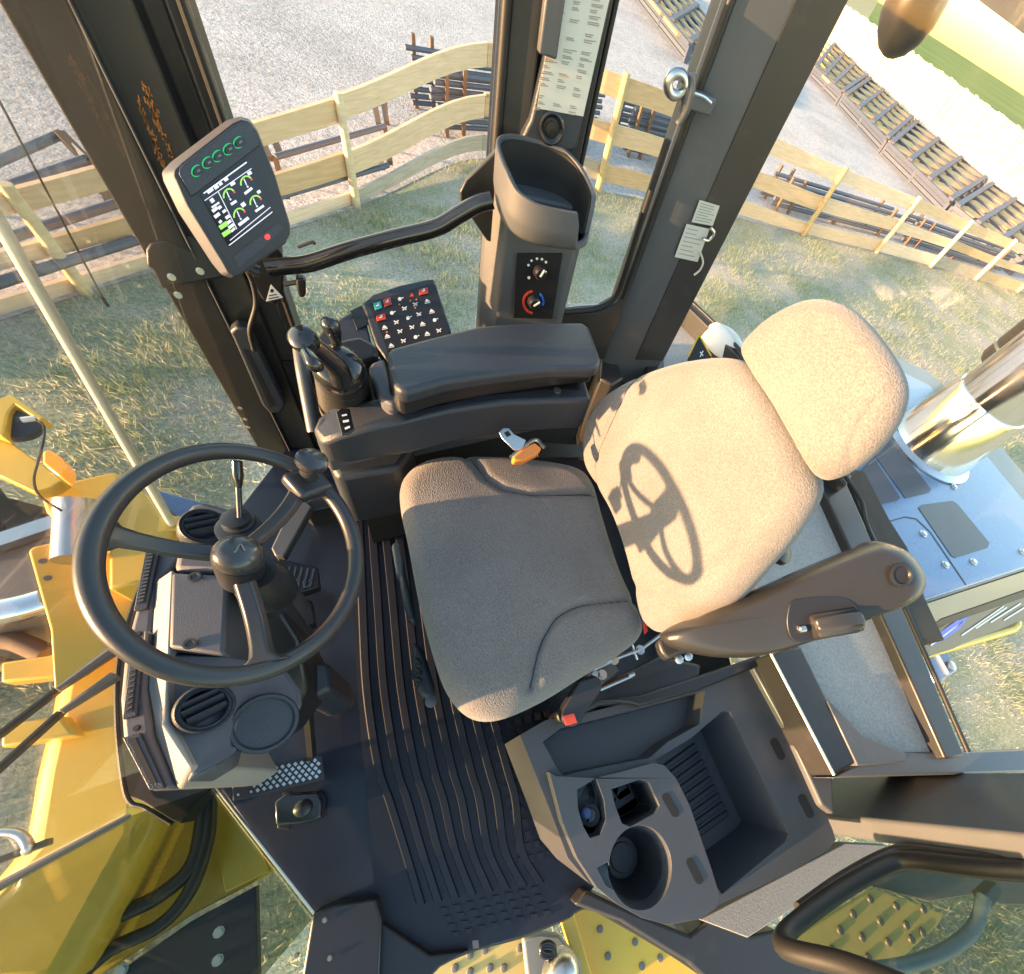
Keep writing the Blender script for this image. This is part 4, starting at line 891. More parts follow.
for k in range(3): a = R(-50 + k * 22); flat(mb2, seg2(533 + 10 * math.cos(a), 301 + 11 * math.sin(a), 533 + 10 * math.cos(a + .42), 301 + 11 * math.sin(a + .42), 2.2), ph, .0006, .0045)
build('warm_scale', mb, 'red', o); build('cool_scale', mb2, 'bluep', o)

# ------------------------------------------------------------------ monitor
t = thing('monitor', 'square black display monitor with gauges lit on the screen', 'monitor', ony(230, 250, .97))
mp0 = ony(232, 197, .93); md = plane(mp0, (.42, -.72, .42))
ex = Vector((-.62, .55, -.20)) * .042
face = [(174, 176), (175, 170), (182, 163), (232, 124), (241, 120), (249, 122), (256, 131), (274, 175), (289, 224), (289, 234), (284, 243), (245, 270), (236, 276), (228, 273), (222, 262), (187, 205)]
back = [(163, 181), (161, 172), (170, 162), (226, 120), (240, 116), (250, 119), (258, 131), (275, 175), (290, 224), (290, 234), (285, 244), (246, 272), (232, 279), (221, 275), (212, 264), (178, 212)]
mdb = (md[0] - md[1] * .028, md[1]); Fv = [hit(x, y, md) for x, y in face]; Bv = [hit(x, y, mdb) for x, y in back]; nf = len(Fv)
B2 = [p - md[1] * .02 + (sum(Bv, Vector()) / nf - p) * .12 for p in Bv]
mb = MB().add(Fv + Bv + B2, [list(range(nf)), [3 * nf - 1 - i for i in range(nf)]] + [[k * nf + i, k * nf + nf + i, k * nf + nf + (i + 1) % nf, k * nf + (i + 1) % nf] for k in (0, 1) for i in range(nf)])
build('housing', mb, 'plastic_grey', t, bevel=.003, seg=3)
build('front_cover', flat(MB(), face, md, .001, .0003), 'plastic_black', t, bevel=.0008)
build('top_cap', flat(MB(), [(178, 174), (179, 168), (184, 163), (232, 126), (240, 122), (248, 124), (254, 132), (259, 146), (191, 197)], md, .004, .001), 'plastic', t, bevel=.0015)
build('bezel', flat(MB(), [(188, 200), (247, 157), (262, 168), (286, 226), (283, 238), (236, 268), (228, 264)], md, .001, .0008), 'plastic_black', t)
scr = build('screen', flat(MB(), [(199.5, 194), (246, 160), (272.5, 213), (228.5, 247)], md, .0015, .002), 'screen', t)
def zc2(x, y): return (150 + x / 5.127, 110 + y / 5.127)
def sg(a, b, c, d, w_): return seg2(*zc2(a, b), *zc2(c, d), w_ / 5.127)
mw = MB(); mg = MB(); mr = MB()
for a in ((270, 428, 490, 268, 7), (400, 694, 622, 522, 5), (345, 420, 440, 610, 4), (275, 465, 515, 300, 4), (405, 668, 612, 498, 4)): flat(mw, sg(*a), md, .0004, .0045)
for a in ((290, 425, 318, 404, 16), (325, 402, 345, 388, 18), (350, 385, 365, 374, 14), (376, 362, 394, 350, 16), (408, 385, 430, 372, 16), (496, 330, 514, 318, 18), (545, 425, 560, 415, 16), (464, 492, 482, 478, 22), (410, 484, 438, 466, 14), (480, 430, 518, 400, 14), (450, 590, 500, 552, 16), (535, 520, 578, 490, 12),
          (306, 470, 322, 458, 22), (312, 500, 350, 474, 10), (315, 520, 340, 500, 18), (345, 505, 360, 493, 16), (326, 550, 352, 530, 18), (368, 525, 384, 512, 14), (350, 578, 362, 566, 14), (383, 555, 402, 542, 16), (392, 580, 410, 566, 16), (398, 605, 424, 586, 16), (412, 622, 430, 605, 12)): flat(mw, sg(*a), md, .0004, .0045)
for a in ((352, 605, 392, 578, 24), (368, 642, 408, 615, 24)): flat(mg, sg(*a), md, .0004, .0045)
for cx_, cy_ in ((402, 440), (490, 375), (455, 540), (538, 475)):
    for k in range(8):
        a = R(160 + k * 22); p = [cx_ + 30 * math.cos(a), cy_ + 36 * math.sin(a), cx_ + 30 * math.cos(a + .39), cy_ + 36 * math.sin(a + .39)]; flat(mr if k > 6 else mg, sg(*p, 8), md, .0004, .0045)
    flat(mw, sg(cx_, cy_ + 10, cx_ - 14, cy_ - 22, 5), md, .0004, .0045); flat(mw, sg(cx_ + 2, cy_ + 14, cx_ + 8, cy_ + 22, 8), md, .0004, .0045)
build('readout', mw, 'lit', scr); build('gauge_arc', mg, 'litg', scr); build('gauge_limit', mr, 'litr', scr)
for x, y in ((240, 312), (295, 270), (347, 236), (402, 201), (455, 166)):
    c = zc2(x, y); o = build('button', flat(MB(), dot(*c, 4.4, 20, 5.6, .6), md, .003, .005), 'plastic_black', t)
    R1 = [hit(*q, (md[0] + md[1] * .006, md[1])) for q in dot(*c, 4.6, 20, 6.0, .6)]; build('ring', MB().tube(R1, .0009, 6, closed=True, sub=1), 'litring', o)
    mb = MB(); flat(mb, seg2(c[0] - 1.5, c[1] + 1, c[0] + 1.5, c[1] - 1, 2.4), md, .0005, .0085); build('icon', mb, 'greysteel', o)
build('slot_cover', flat(MB(), [zc2(*q) for q in ((428, 750), (655, 575), (680, 610), (460, 805), (448, 800))], md, .0015, .001), 'plastic', t)
mb = MB(); flat(mb, dot(*zc2(597, 650), 3, 12), md, .0005, .004); build('logo_mark', mb, 'litr', t)
# monitor bracket
t = thing('monitor_bracket', 'black folded steel bracket holding the monitor to the pillar', 'bracket', ony(180, 260, 1.05))
mb = MB(); slab(mb, [(146, 250), (150, 243), (188, 235), (196, 240), (230, 268), (232, 276), (210, 280), (162, 289), (153, 270), (147, 266)], plane((0, 1.04, 0), (.15, -1, .25)), .02); build('plate', mb, 'frame', t, bevel=.004)
mb = MB(); slab(mb, [(145, 252), (150, 242), (189, 234), (198, 240), (205, 252), (150, 268)], plane((0, 1.03, 0), (.1, -1, .35)), .012); build('flange', mb, 'frame', t, bevel=.003)
for x, y in ((171.5, 277), (200, 271), (178, 295)):
    mb = MB(); bolt(mb, ony(x, y, 1.032), (.15, -1, .25), .0045, .005); build('bolt', mb, 'steel', t)
build('swivel_arm', MB().tube([ony(x, y, 1.0) for x, y in ((244, 264), (252, 269), (260, 272))], .011, 12), 'plastic_black', t)
build('cable', MB().tube([ony(x, y, 1.02) for x, y in ((246, 268), (253, 284), (256, 305), (250, 330), (254, 350))], .005, 10), 'gasket', t)

# ================================================================== FLOOR MAT
t = thing('floor_mat', 'black ribbed rubber mat on the cab floor', 'floor mat', at(440, 800, .01))
def curveP(k, z=.0):
    return [(350 + 12 * k, 496), (354 + 15 * k, 600), (358 + 17 * k, 690), (369 + 18.3 * k, 767), (380 + 18 * k, 800), (396 + 16.6 * k, 850), (412 + 17 * k, 905 - 3 * k)]
mb = MB(); mb.relief([(345, 490, .008), (350, 560, .008), (355, 640, .008), (361, 743, .008), (366, 784, .008), (372, 853, .008), (376, 916, .008), (398, 934, .008), (430, 953, .008), (470, 950, .008), (520, 936, .008), (570, 917, .008), (590, 890, .008), (566, 850, .008), (540, 760, .008), (520, 640, .008), (520, 500, .008), (430, 480, .008)], [list(range(18))], .002)
mat_mb = mb
for k in range(8):
    pts = curveP(k + .25); pts = crom([Vector((x, y, 0)) for x, y in pts], False, 5)
    w0 = [at(p.x, p.y, .009) for p in pts]; w1 = [at(p.x + 9.5, p.y - 1, .009) for p in pts]
    mb = MB(); n = len(w0); up_ = Vector((0, 0, .006))
    vs = w0 + w1 + [a.lerp(b, .14) + up_ for a, b in zip(w0, w1)] + [a.lerp(b, .86) + up_ for a, b in zip(w0, w1)]
    fs = []
    for i in range(n - 1): fs += [[i, i + 1, 2 * n + i + 1, 2 * n + i], [2 * n + i, 2 * n + i + 1, 3 * n + i + 1, 3 * n + i], [3 * n + i, 3 * n + i + 1, n + i + 1, n + i]]
    fs += [[0, 2 * n, 3 * n, n], [n - 1, 2 * n - 1, 4 * n - 1, 3 * n - 1]]
    build('raised_rib', mb.add(vs, fs), 'rubber', t, ang=30)
mb = mat_mb
for i in range(12):
    for j in range(7):
        x = 486 + j * 9.5 + i * 3.2 - (i > 9) * 4; y = 726 + i * 12 - j * 2.5
        if x > 548 + max(0, (y - 760)) * .33: continue
        mb.prism([at(x + a, y + b, .0085) for a, b in ((0, 0), (6, -1), (7.5, 6), (1.5, 7))], (0, 0, .003))
for i in range(4):
    for j in range(8):
        x = 440 + j * 13 + i * 4; y = 908 + i * 8 - j * 3
        mb.prism([at(x + a, y + b, .0085) for a, b in ((0, 0), (7, -1), (8.5, 4), (1.5, 5))], (0, 0, .0025))
build('mat_sheet', mb, 'rubber', t, smooth=False)

# ================================================================== OPERATOR SEAT
zs = .50
t = thing('operator_seat', 'grey fabric operator seat with sunlit backrest and headrest', 'seat', at(520, 640, .05))
SEAT = t
co = [(402, 480), (424, 462), (465, 457), (530, 460), (574, 468), (592, 484), (603, 520), (620, 572), (638, 612), (642, 634), (620, 654), (585, 675), (545, 700), (505, 718), (478, 720), (458, 708), (443, 685), (430, 645), (418, 598), (408, 545), (400, 505)]
g1_ = [(462, 458), (474, 470), (485, 487), (502, 498), (530, 503), (562, 502), (592, 501)]
g2_ = [(635, 603), (605, 607), (575, 612), (555, 622), (544, 637), (536, 655), (528, 690)]
S = lambda L: [at(x, y, zs) for x, y in L]
cush = pillow(S(co), (0, 0, 1), .12, .018, .045, 160, 60, (S(g1_), S(g2_)), .013, .0085, .93)
build('seat_cushion', cush, 'fabric', t, ang=180)
from mathutils.bvhtree import BVHTree
def seam(mbx, pts, n, par, r=.0009):
    bv = BVHTree.FromPolygons([tuple(v) for v in mbx.v], mbx.f); q = []
    for p in crom(pts, False, 8):
        h = bv.ray_cast(p + n * .15, -n)
        if h[0] is not None: q.append(h[0] + n * .0003)
    if len(q) > 3: build('seam', MB().tube(q, r, 6, sub=1), 'gasket', par)
for g in (g1_, g2_): seam(cush, S(g), Vector((0, 0, 1)), t)
an = 17; nb = Vector((-math.cos(R(an)), 0, math.sin(R(an)))); pb_ = plane((.43, 0, .5), nb)
bo = [(587, 440), (592, 415), (608, 395), (638, 377), (675, 364), (712, 357), (738, 358), (756, 369), (774, 394), (796, 430), (815, 468), (820, 492), (806, 520), (783, 550), (762, 574), (742, 596), (722, 612), (690, 628), (662, 634), (647, 624), (641, 598), (630, 552), (615, 512), (600, 486), (588, 464)]
gb1 = [(642, 376), (634, 400), (622, 430), (608, 462), (604, 488)]
gb2 = [(640, 585), (668, 588), (700, 580), (728, 566), (752, 545), (790, 540)]
Bk = lambda L, o=0: [hit(x, y, pb_) + nb * o for x, y in L]
bkm = pillow(Bk(bo, .0), nb, .075, .022, .045, 160, 60, (Bk(gb1), Bk(gb2)), .006, .011, .80)
build('backrest', bkm, 'fabric', t, ang=180); seam(bkm, Bk(gb1), nb, t, .0007)
ph_ = plane((.455, 0, .5), Vector((-math.cos(R(12)), 0, math.sin(R(12)))))
ho = [(741, 348), (758, 326), (782, 309), (808, 299), (832, 300), (856, 312), (880, 338), (899, 368), (905, 392), (898, 418), (882, 443), (862, 462), (838, 477), (820, 479), (808, 466), (792, 438), (772, 402), (752, 372)]
build('headrest', pillow([hit(x, y, ph_) for x, y in ho], ph_[1], .06, .012, .028, 140, 50, ([hit(x, y, ph_) for x, y in ((903, 385), (885, 400), (868, 424), (856, 452), (850, 472))], ), .004, .004, .86), 'fabric', t, ang=180)
build('lower_shell', MB().prism([p + Vector((0, 0, -.10)) for p in [at(x, y, zs) for x, y in ((412, 492), (440, 478), (580, 482), (600, 530), (630, 625), (560, 680), (490, 706), (455, 690), (430, 620))]], (0, 0, -.16)), 'plastic_black', t, bevel=.02)
build('back_shell', MB().prism([hit(x, y, pb_) - nb * .115 for x, y in ((620, 430), (700, 390), (735, 392), (765, 450), (745, 520), (700, 575), (660, 590), (640, 540))], -nb * .05), 'plastic_black', t, bevel=.015)
build('seat_pedestal', MB().prism([Vector((x, y, .01)) for x, y in ((.05, .18), (.42, .18), (.42, .58), (.05, .58))], (0, 0, .24)), 'gasket', t, bevel=.01)
# recliner side: rails, rods, bracket
mb = MB(); slab(mb, [(555, 712), (600, 684), (660, 655), (702, 664), (698, 690), (640, 702), (600, 706), (560, 725)], plane((0, 0, .36), (0, 0, 1)), .10); build('side_cover', mb, 'plastic_black', t, bevel=.01)
mb = MB(); slab(mb, [(600, 700), (640, 695), (760, 655), (765, 664), (700, 690), (640, 706), (630, 703)], plane((0, 0, .37), (0, 0, 1)), .03); build('trim_lip', mb, 'plastic_black', t, bevel=.006)
for a, b, r_ in (((592, 667), (640, 650), .0045), ((640, 650), (662, 634), .0045), ((585, 674), (648, 645), .003), ((600, 690), (632, 676), .004), ((632, 645), (637, 660), .003), ((628, 676), (634, 674), .006)):
    build('adjuster_rod', MB().tube([at(*a, .44), at(*b, .44)], r_, 8, sub=1), 'steel', t)
for x, y in ((594, 675), (602, 675), (614, 660), (640, 650), (583, 664)): 
    mb = MB(); bolt(mb, at(x, y, .44), (0, 0, 1), .008, .008); build('bolt', mb, 'steel', t)
mb = MB(); slab(mb, [(657, 640), (672, 630), (700, 626), (694, 648), (668, 660), (661, 652)], plane((0, 0, .50), (-.2, 0, 1)), .035); build('recliner_bracket', mb, 'armp', t, bevel=.008)
mb = MB(); slab(mb, [(683, 646), (714, 630), (718, 633), (690, 652)], plane((0, 0, .525), (-.2, 0, 1)), .006); build('bracket_plate', mb, 'steel', t, bevel=.001)
for x, y in ((678, 659), (687, 656)): build('bolt', MB().lathe([(.009, 0), (.010, .003), (.010, .012), (.006, .014)], at(x, y, .50), (-.3, -.3, 1), 8), 'steel', t)
# lower front adjusters
mb = MB(); slab(mb, [(391, 545), (395, 541), (400, 543), (404, 560), (404, 580), (396, 575)], plane((0, 0, .42), (0, 0, 1)), .03); build('adjuster_knob', mb, 'frame_grey', t, bevel=.006)
mb = MB(); slab(mb, [(398, 572), (404, 566), (412, 600), (416, 622), (408, 620), (402, 600)], plane((0, 0, .42), (0, 0, 1)), .04); build('adjuster_lever', mb, 'plastic', t, bevel=.008)
mb = MB(); slab(mb, [(412, 640), (424, 650), (436, 690), (432, 700), (420, 696), (411, 675)], plane((0, 0, .34), (0, 0, 1)), .05); build('front_foot_cover', mb, 'plastic', t, bevel=.01)
build('spring_screw', MB().tube([at(418 + 3 * math.sin(k * 2.2), 652 + k * 3.2, .37) for k in range(12)], .004, 8), 'gasket', t)
build('hose_clip', MB().lathe([(.012, 0), (.012, .01), (.008, .012)], at(431, 702, .36), (0, 0, 1), 12), 'frame_grey', t)
mb = MB(); slab(mb, [(641, 609), (643, 608), (647, 630), (645, 634)], plane((0, 0, .53), (0, 0, 1)), .003); build('fabric_tag', mb, 'bluep', t); mb = MB(); slab(mb, [(643, 622), (646, 621), (648, 631), (645, 634)], plane((0, 0, .532), (0, 0, 1)), .003); build('fabric_tag', mb, 'red', t)
build('seat_knob', MB().lathe([(.03, 0), (.034, .008), (.03, .02), (.012, .026), (0, .026)], at(776, 552, .66), (.2, -.3, 1), 24), 'plastic_black', t)

# raised left armrest
t = thing('raised_armrest', 'folded up brown black plastic armrest in the sun beside the backrest', 'armrest', at(690, 645, .5))
pa = plane(at(800, 610, .80), (-.35, -.35, .87))
out_ = [(664, 640), (676, 631), (700, 624), (735, 606), (780, 585), (830, 563), (873, 546), (896, 542), (918, 550), (932, 566), (937, 582), (930, 597), (915, 607), (890, 616), (850, 632), (800, 650), (760, 660), (720, 661), (690, 656), (672, 650)]
build('arm_body', pillow([hit(x, y, pa) for x, y in out_], pa[1], .075, .014, .034, 150, 36, (), 0, .01, .90, 0), 'armp', t, ang=180)
build('end_cap', pillow([hit(x, y, pa) - pa[1] * .022 for x, y in ((880, 545), (900, 541), (922, 551), (936, 567), (940, 584), (932, 600), (915, 609), (890, 616), (880, 590))], pa[1], .05, .0, .02, 90, 20, (), 0, .01, .95, 0), 'plastic_black', t, ang=180)
mb = MB(); slab(mb, [(788, 612), (795, 600), (830, 596), (850, 600), (858, 612), (852, 630), (820, 640), (796, 642), (788, 630)], (pa[0] + pa[1] * .0150, pa[1]), .012, 4); build('roller_recess', mb, 'plastic_black', t, bevel=.002)
ra, rb_ = hit(806, 626, pa) + pa[1] * .018, hit(852, 618, pa) + pa[1] * .018
dd = (rb_ - ra); Lr = dd.length
mbr = MB(); nseg = 48; dn = dd.normalized(); u_ = pa[1]; v_ = dn.cross(u_)
vs = []
for hh, rs in ((0, .8), (.004, 1), (Lr - .006, 1), (Lr, .75)):
    for j in range(nseg):
        a = 2 * math.pi * j / nseg; r_ = .021 * rs * (1 + .06 * math.cos(8 * a)); vs.append(ra + dn * hh + (u_ * math.cos(a) + v_ * math.sin(a)) * r_)
fs = [[i * nseg + j, i * nseg + (j + 1) % nseg, (i + 1) * nseg + (j + 1) % nseg, (i + 1) * nseg + j] for i in range(3) for j in range(nseg)] + [list(range(nseg))[::-1], [3 * nseg + j for j in range(nseg)]]
build('tilt_roller', mbr.add(vs, fs), 'armp', t, ang=50)
build('roller_pin', MB().lathe([(.006, 0), (.006, .01), (0, .012)], ra - dn * .012, -dn, 12), 'steel', t)
build('pivot_cap', MB().lathe([(.021, .0), (.021, .003), (.016, .0045), (.014, .001), (0, .0015)], hit(895, 575, pa) + pa[1] * .012, pa[1], 32), 'plastic_black', t)

# belt buckles
t = thing('belt_buckle', 'black seat belt buckle with red release button by the seat front', 'belt buckle', at(580, 705, .38))
bp_ = plane((0, 0, .42), (-.1, -.3, 1))
mb = MB(); slab(mb, [(561, 715), (563, 708), (580, 680), (596, 676), (604, 682), (600, 694), (586, 712), (580, 725), (572, 728), (562, 724)], bp_, .03); build('body', mb, 'plastic_black', t, bevel=.005)
mb = MB(); slab(mb, [(562, 716), (574, 713), (578, 723), (566, 726)], (bp_[0] + Vector((0, 0, .003)), bp_[1]), .012); build('release_button', mb, 'red', t, bevel=.002)
build('strap_stalk', MB().bar(at(590, 682, .40), at(612, 664, .36), .045, .012), 'gasket', t)
t = thing('belt_tongue', 'steel seat belt tongue with orange handle between seat and console', 'belt tongue', at(525, 445, .5))
tp = plane((0, 0, .56), (.1, -.2, 1))
mb = MB(); slab(mb, [(499, 432), (503, 428), (509, 428), (514, 434), (526, 440), (522, 449), (514, 450), (502, 438)], tp, .003); build('tongue', mb, 'steel', t, bevel=.001)
mb = MB(); flat(mb, [(504, 433), (508, 431), (511, 435), (507, 437)], tp, .0008, .0008); build('slot', mb, 'gasket', t)
mb = MB(); slab(mb, [(513, 456), (524, 447), (535, 442), (542, 448), (538, 454), (524, 461), (514, 461)], tp, .02); build('orange_grip', mb, 'orange', t, bevel=.004)
build('webbing', MB().bar(at(535, 450, .55), at(600, 452, .5), .045, .004), 'gasket', t)
build('cover', MB().tube([at(511, 457, .57), at(534, 440, .57), at(545, 448, .57)], .005, 8), 'steel', t)

# ================================================================== RIGHT CONSOLE
t = thing('armrest_console', 'long charcoal right hand console with padded armrest lid', 'console', at(450, 440, .3))
zc_ = .70
mb = MB(); mb.relief([(312, 430, .655), (318, 416, .67), (335, 403, .68), (372, 398, .70), (470, 380, .70), (584, 374, .70), (592, 400, .70), (560, 400.5, .70), (506, 402, .70), (450, 410, .70), (406, 420, .70), (370, 428, .69), (340, 436, .68), (322, 443, .66)], [[0, 1, 2, 3, 12, 13], [3, 4, 9, 10, 11, 12], [4, 5, 6, 7, 8, 9]], .60)
build('upper_body', mb, 'plastic', t, bevel=.010)
mb = MB(); mb.relief([(314, 434, .60), (340, 410, .60), (400, 404, .60), (470, 392, .60), (575, 386, .60), (585, 408, .60), (506, 410, .60), (410, 427, .60), (342, 443, .60), (322, 450, .60)], [list(range(10))], .52)
build('mid_body', mb, 'plastic_grey', t, bevel=.012)
mb = MB(); mb.relief([(322, 450, .50), (345, 425, .50), (400, 415, .50), (415, 445, .50), (400, 468, .50), (336, 478, .50)], [list(range(6))], .30)
build('lower_body', mb, 'plastic', t, bevel=.015)
build('base_block', MB().prism([at(x, y, .40) for x, y in ((345, 440), (430, 420), (570, 405), (580, 420), (420, 455), (350, 470))], (0, 0, -.39)), 'skirt', t)
cpz = plane((0, 0, .70), (0, 0, 1))
mb = MB(); flat(mb, [(406, 406), (410, 401), (470, 387), (540, 380), (576, 379), (580, 390), (540, 391), (480, 397), (410, 414)], cpz, .0015, .0006); build('tray_recess', mb, 'plastic_black', t)
build('lock_cylinder', MB().lathe([(.009, 0), (.009, .004), (.006, .005), (0, .003)], at(557, 391, .702), (0, 0, 1), 16), 'steel', t)
mb = MB(); slab(mb, [(360, 449), (366, 445), (377, 448), (372, 452)], plane((0, 0, .602), (0, 0, 1)), .006); build('cap', mb, 'plastic_black', t, bevel=.001)
zl = .785
lid = [(386, 352), (391, 347), (428, 337), (478, 325), (530, 321.5), (582, 321.5), (590, 327), (601, 358), (600, 365), (592, 368), (550, 368), (500, 373), (445, 381), (408, 391), (400, 391), (394, 385), (388, 366)]
mb = MB().prism([at(x, y, zl) for x, y in lid], (0, 0, -.032)); build('armrest_lid', mb, 'plastic', t, bevel=.010, seg=4)
mb = MB().prism([at(x, y, zl - .030) for x, y in ((388, 366), (400, 345), (470, 332), (578, 328), (596, 366), (545, 371), (495, 377), (440, 386), (402, 397), (392, 390))], (0, 0, -.05)); build('lid_base', mb, 'plastic_black', t, bevel=.008)
mb = MB(); mb.relief([(368, 368, .72), (372, 362, .72), (384, 358, .72), (392, 392, .72), (400, 402, .72), (392, 405, .72), (380, 398, .72)], [list(range(7))], .66); build('hinge_shroud', mb, 'plastic_grey', t, bevel=.006)
sw = build('rocker_switch', flat(MB(), [(336, 414), (341, 410), (350, 410), (355, 431), (350, 435), (342, 436)], plane((0, 0, .703), (0, 0, 1)), .005, .0), 'knob', t, bevel=.002)
mb = MB()
for q in (seg2(342, 416, 347, 415, 1.6), seg2(343, 422, 349, 421, 2.2), seg2(345, 429, 350, 427, 2)): flat(mb, q, plane((0, 0, .708), (0, 0, 1)), .0005, .0006)
build('print', mb, 'white', sw)
# keypad pod
t = thing('keypad_panel', 'black membrane keypad with rows of white symbols beside the armrest', 'keypad', at(410, 330, .5))
zk = .62; pk = plane(at(410, 320, zk), (-.05, -.25, 1))
mb = MB(); slab(mb, [(362, 303), (372, 294), (398, 285), (425, 279), (434, 278), (451, 330), (452, 350), (388, 362), (376, 345), (368, 322)], pk, .045); kb = build('pod', mb, 'plastic', t, bevel=.005)
kf = build('key_face', flat(MB(), [(370, 305), (376, 301), (432, 284), (436, 286), (448, 332), (447, 336), (388, 352)], pk, .0015, .0005), 'plastic_black', t)
def kz(x, y): return (290 + x / 6.024, 270 + y / 6.024)
cols = [[(530, 222), (550, 292), (572, 347), (588, 400), (612, 456)], [(587, 200), (615, 263), (641, 318), (663, 373), (684, 430)], [(662, 180), (690, 235), (712, 293), (735, 348), (757, 408)], [(735, 157), (755, 210), (777, 270), (800, 326), (828, 385)], [(805, 135), (828, 190), (855, 250), (872, 305), (897, 368)]]
mw = MB()
for c_i, cl_ in enumerate(cols):
    for r_i, (x, y) in enumerate(cl_):
        cx1, cy1 = kz(x, y)
        if (c_i, r_i) in ((0, 0), (1, 0), (0, 1), (4, 0)):
            s_ = 4.6 if r_i == 0 else 4.2
            q = [(cx1 - s_, cy1 - s_ * .5), (cx1 + s_ * .6, cy1 - s_ * 1.0), (cx1 + s_, cy1 + s_ * .5), (cx1 - s_ * .5, cy1 + s_)]
            if (c_i, r_i) in ((0, 1), (4, 0)): q = [(cx1 - 5, cy1 - 1.5), (cx1 + 4, cy1 - 4), (cx1 + 5, cy1 + 2), (cx1 - 4, cy1 + 4)]
            k_ = build('button', flat(MB(), q, pk, .0025, .002), 'teal' if (c_i, r_i) == (0, 0) else 'red', kf, bevel=.001)
            m2 = MB(); flat(m2, seg2(cx1 - 1.5, cy1 + .5, cx1 + 1.5, cy1 - .4, 1.2), pk, .0004, .0047); flat(m2, dot(cx1 + .5, cy1 - 1.5, .8, 8), pk, .0004, .0047); build('symbol', m2, 'white', k_)
        elif (c_i, r_i) == (3, 0):
            m2 = MB(); flat(m2, [(cx1 - 2.2, cy1 + 1.5), (cx1, cy1 - 2.5), (cx1 + 2.2, cy1 + 1)], pk, .0005, .0022); build('symbol', m2, 'red', kf)
        else:
            rr_ = random.random()
            if rr_ < .4:
                flat(mw, dot(cx1, cy1, 1.9, 10), pk, .0005, .0022); flat(mw, seg2(cx1 + 2, cy1 - 1, cx1 + 3.6, cy1 - 1.6, .9), pk, .0005, .0022)
            elif rr_ < .7:
                flat(mw, [(cx1 - 2.6, cy1 + 1.6), (cx1 - 1, cy1 - 1.8), (cx1 + .8, cy1 - .8), (cx1 + 2.8, cy1 + .6)], pk, .0005, .0022)
                flat(mw, seg2(cx1 - 2.6, cy1 + 2.6, cx1 + 2.8, cy1 + 1.6, .7), pk, .0005, .0022)
            else:
                flat(mw, seg2(cx1 - 2.4, cy1 - 1.2, cx1 + 2, cy1 + 1.2, 1.1), pk, .0005, .0022); flat(mw, seg2(cx1 - 1.6, cy1 + 2, cx1 + 2.2, cy1 - 1.8, 1.0), pk, .0005, .0022); flat(mw, dot(cx1, cy1, 1.1, 8), pk, .0005, .0022)
build('symbols', mw, 'white', kf)
mr = MB()
for x, y in ((660, 212), (585, 378), (725, 190), (762, 182), (755, 232)): flat(mr, dot(*kz(x, y), .8, 8), pk, .0005, .0022)
build('indicator', mr, 'orange', kf)
mb = MB(); slab(mb, [(316, 338), (322, 330), (345, 314), (362, 305), (372, 345), (378, 360), (345, 370), (330, 352)], plane(at(345, 335, .60), (0, -.2, 1)), .05); build('side_pod', mb, 'plastic', t, bevel=.006)
build('blank_cover', flat(MB(), [(350, 312), (362, 306), (369, 325), (357, 331)], plane(at(345, 335, .60), (0, -.2, 1)), .004, .0005), 'plastic_black', t, bevel=.002)
mb = MB(); slab(mb, [(326, 344), (345, 338), (360, 335), (376, 344), (378, 356), (350, 366), (334, 360)], plane(at(350, 350, .63), (0, -.3, 1)), .04); build('wrist_pad', mb, 'plastic_black', t, bevel=.01)
# joystick
t = thing('joystick', 'black hydraulic joystick with knob and rubber boot', 'joystick', at(345, 400, .5))
b0, b1 = at(348, 408, .60), at(340, 372, .76)
prof = []; ax_ = (b1 - b0); La = ax_.length
for k in range(7): prof += [(.052 - k * .0018, La * k / 7), (.046 - k * .0018, La * (k + .5) / 7)]
prof += [(.036, La)]
build('rubber_boot', MB().lathe(prof, b0, ax_, 32), 'gasket', t)
build('collar', MB().lathe([(.038, 0), (.041, .006), (.040, .022), (.030, .034), (.015, .038), (0, .038)], b1 - ax_.normalized() * .004, ax_, 32, ref=(1, 0, 0)), 'knob', t)
h0, h1 = at(338, 368, .80), at(304, 340, .86)
build('grip', MB().tube([h0 + Vector((.0, 0, -.03)), h0, h0.lerp(h1, .5) + Vector((0, 0, .006)), h1], [.016, .017, .014, .013], 16), 'knob', t)
build('head', MB().lathe([(.012, -.026), (.017, -.012), (.0195, 0), (.018, .009), (.012, .014), (0, .0155)], h1, (-.25, -.35, .9), 32), 'knob', t)
k_ = build('thumb_cap', MB().lathe([(.002, 0), (.0024, .001), (0, .0013)], h1 + Vector((-.25, -.35, .9)).normalized() * .0152, (-.25, -.35, .9), 12), 'plastic_black', t)
build('side_ring', MB().tube([at(307, 353, .86), at(314, 364, .86), at(318, 367, .85)], [.009, .011, .008], 12), 'knob', t)
build('joystick_frame', MB().tube([at(300, 350, .70), at(303, 372, .68), at(308, 400, .64), at(314, 432, .60)], .012, 10), 'frame_grey', t)
t = thing('small_control_lever', 'small black ball lever behind the large joystick', 'lever', at(340, 352, .7))
build('knob', MB().lathe([(.004, -.040), (.006, -.026), (.011, -.013), (.0145, 0), (.013, .008), (.008, .013), (0, .0145)], at(331, 326, .82), (-.15, .25, .95), 28), 'knob', t)
build('stem', MB().tube([at(339, 352, .70), at(334, 338, .79)], .0065, 10, sub=1), 'gasket', t)

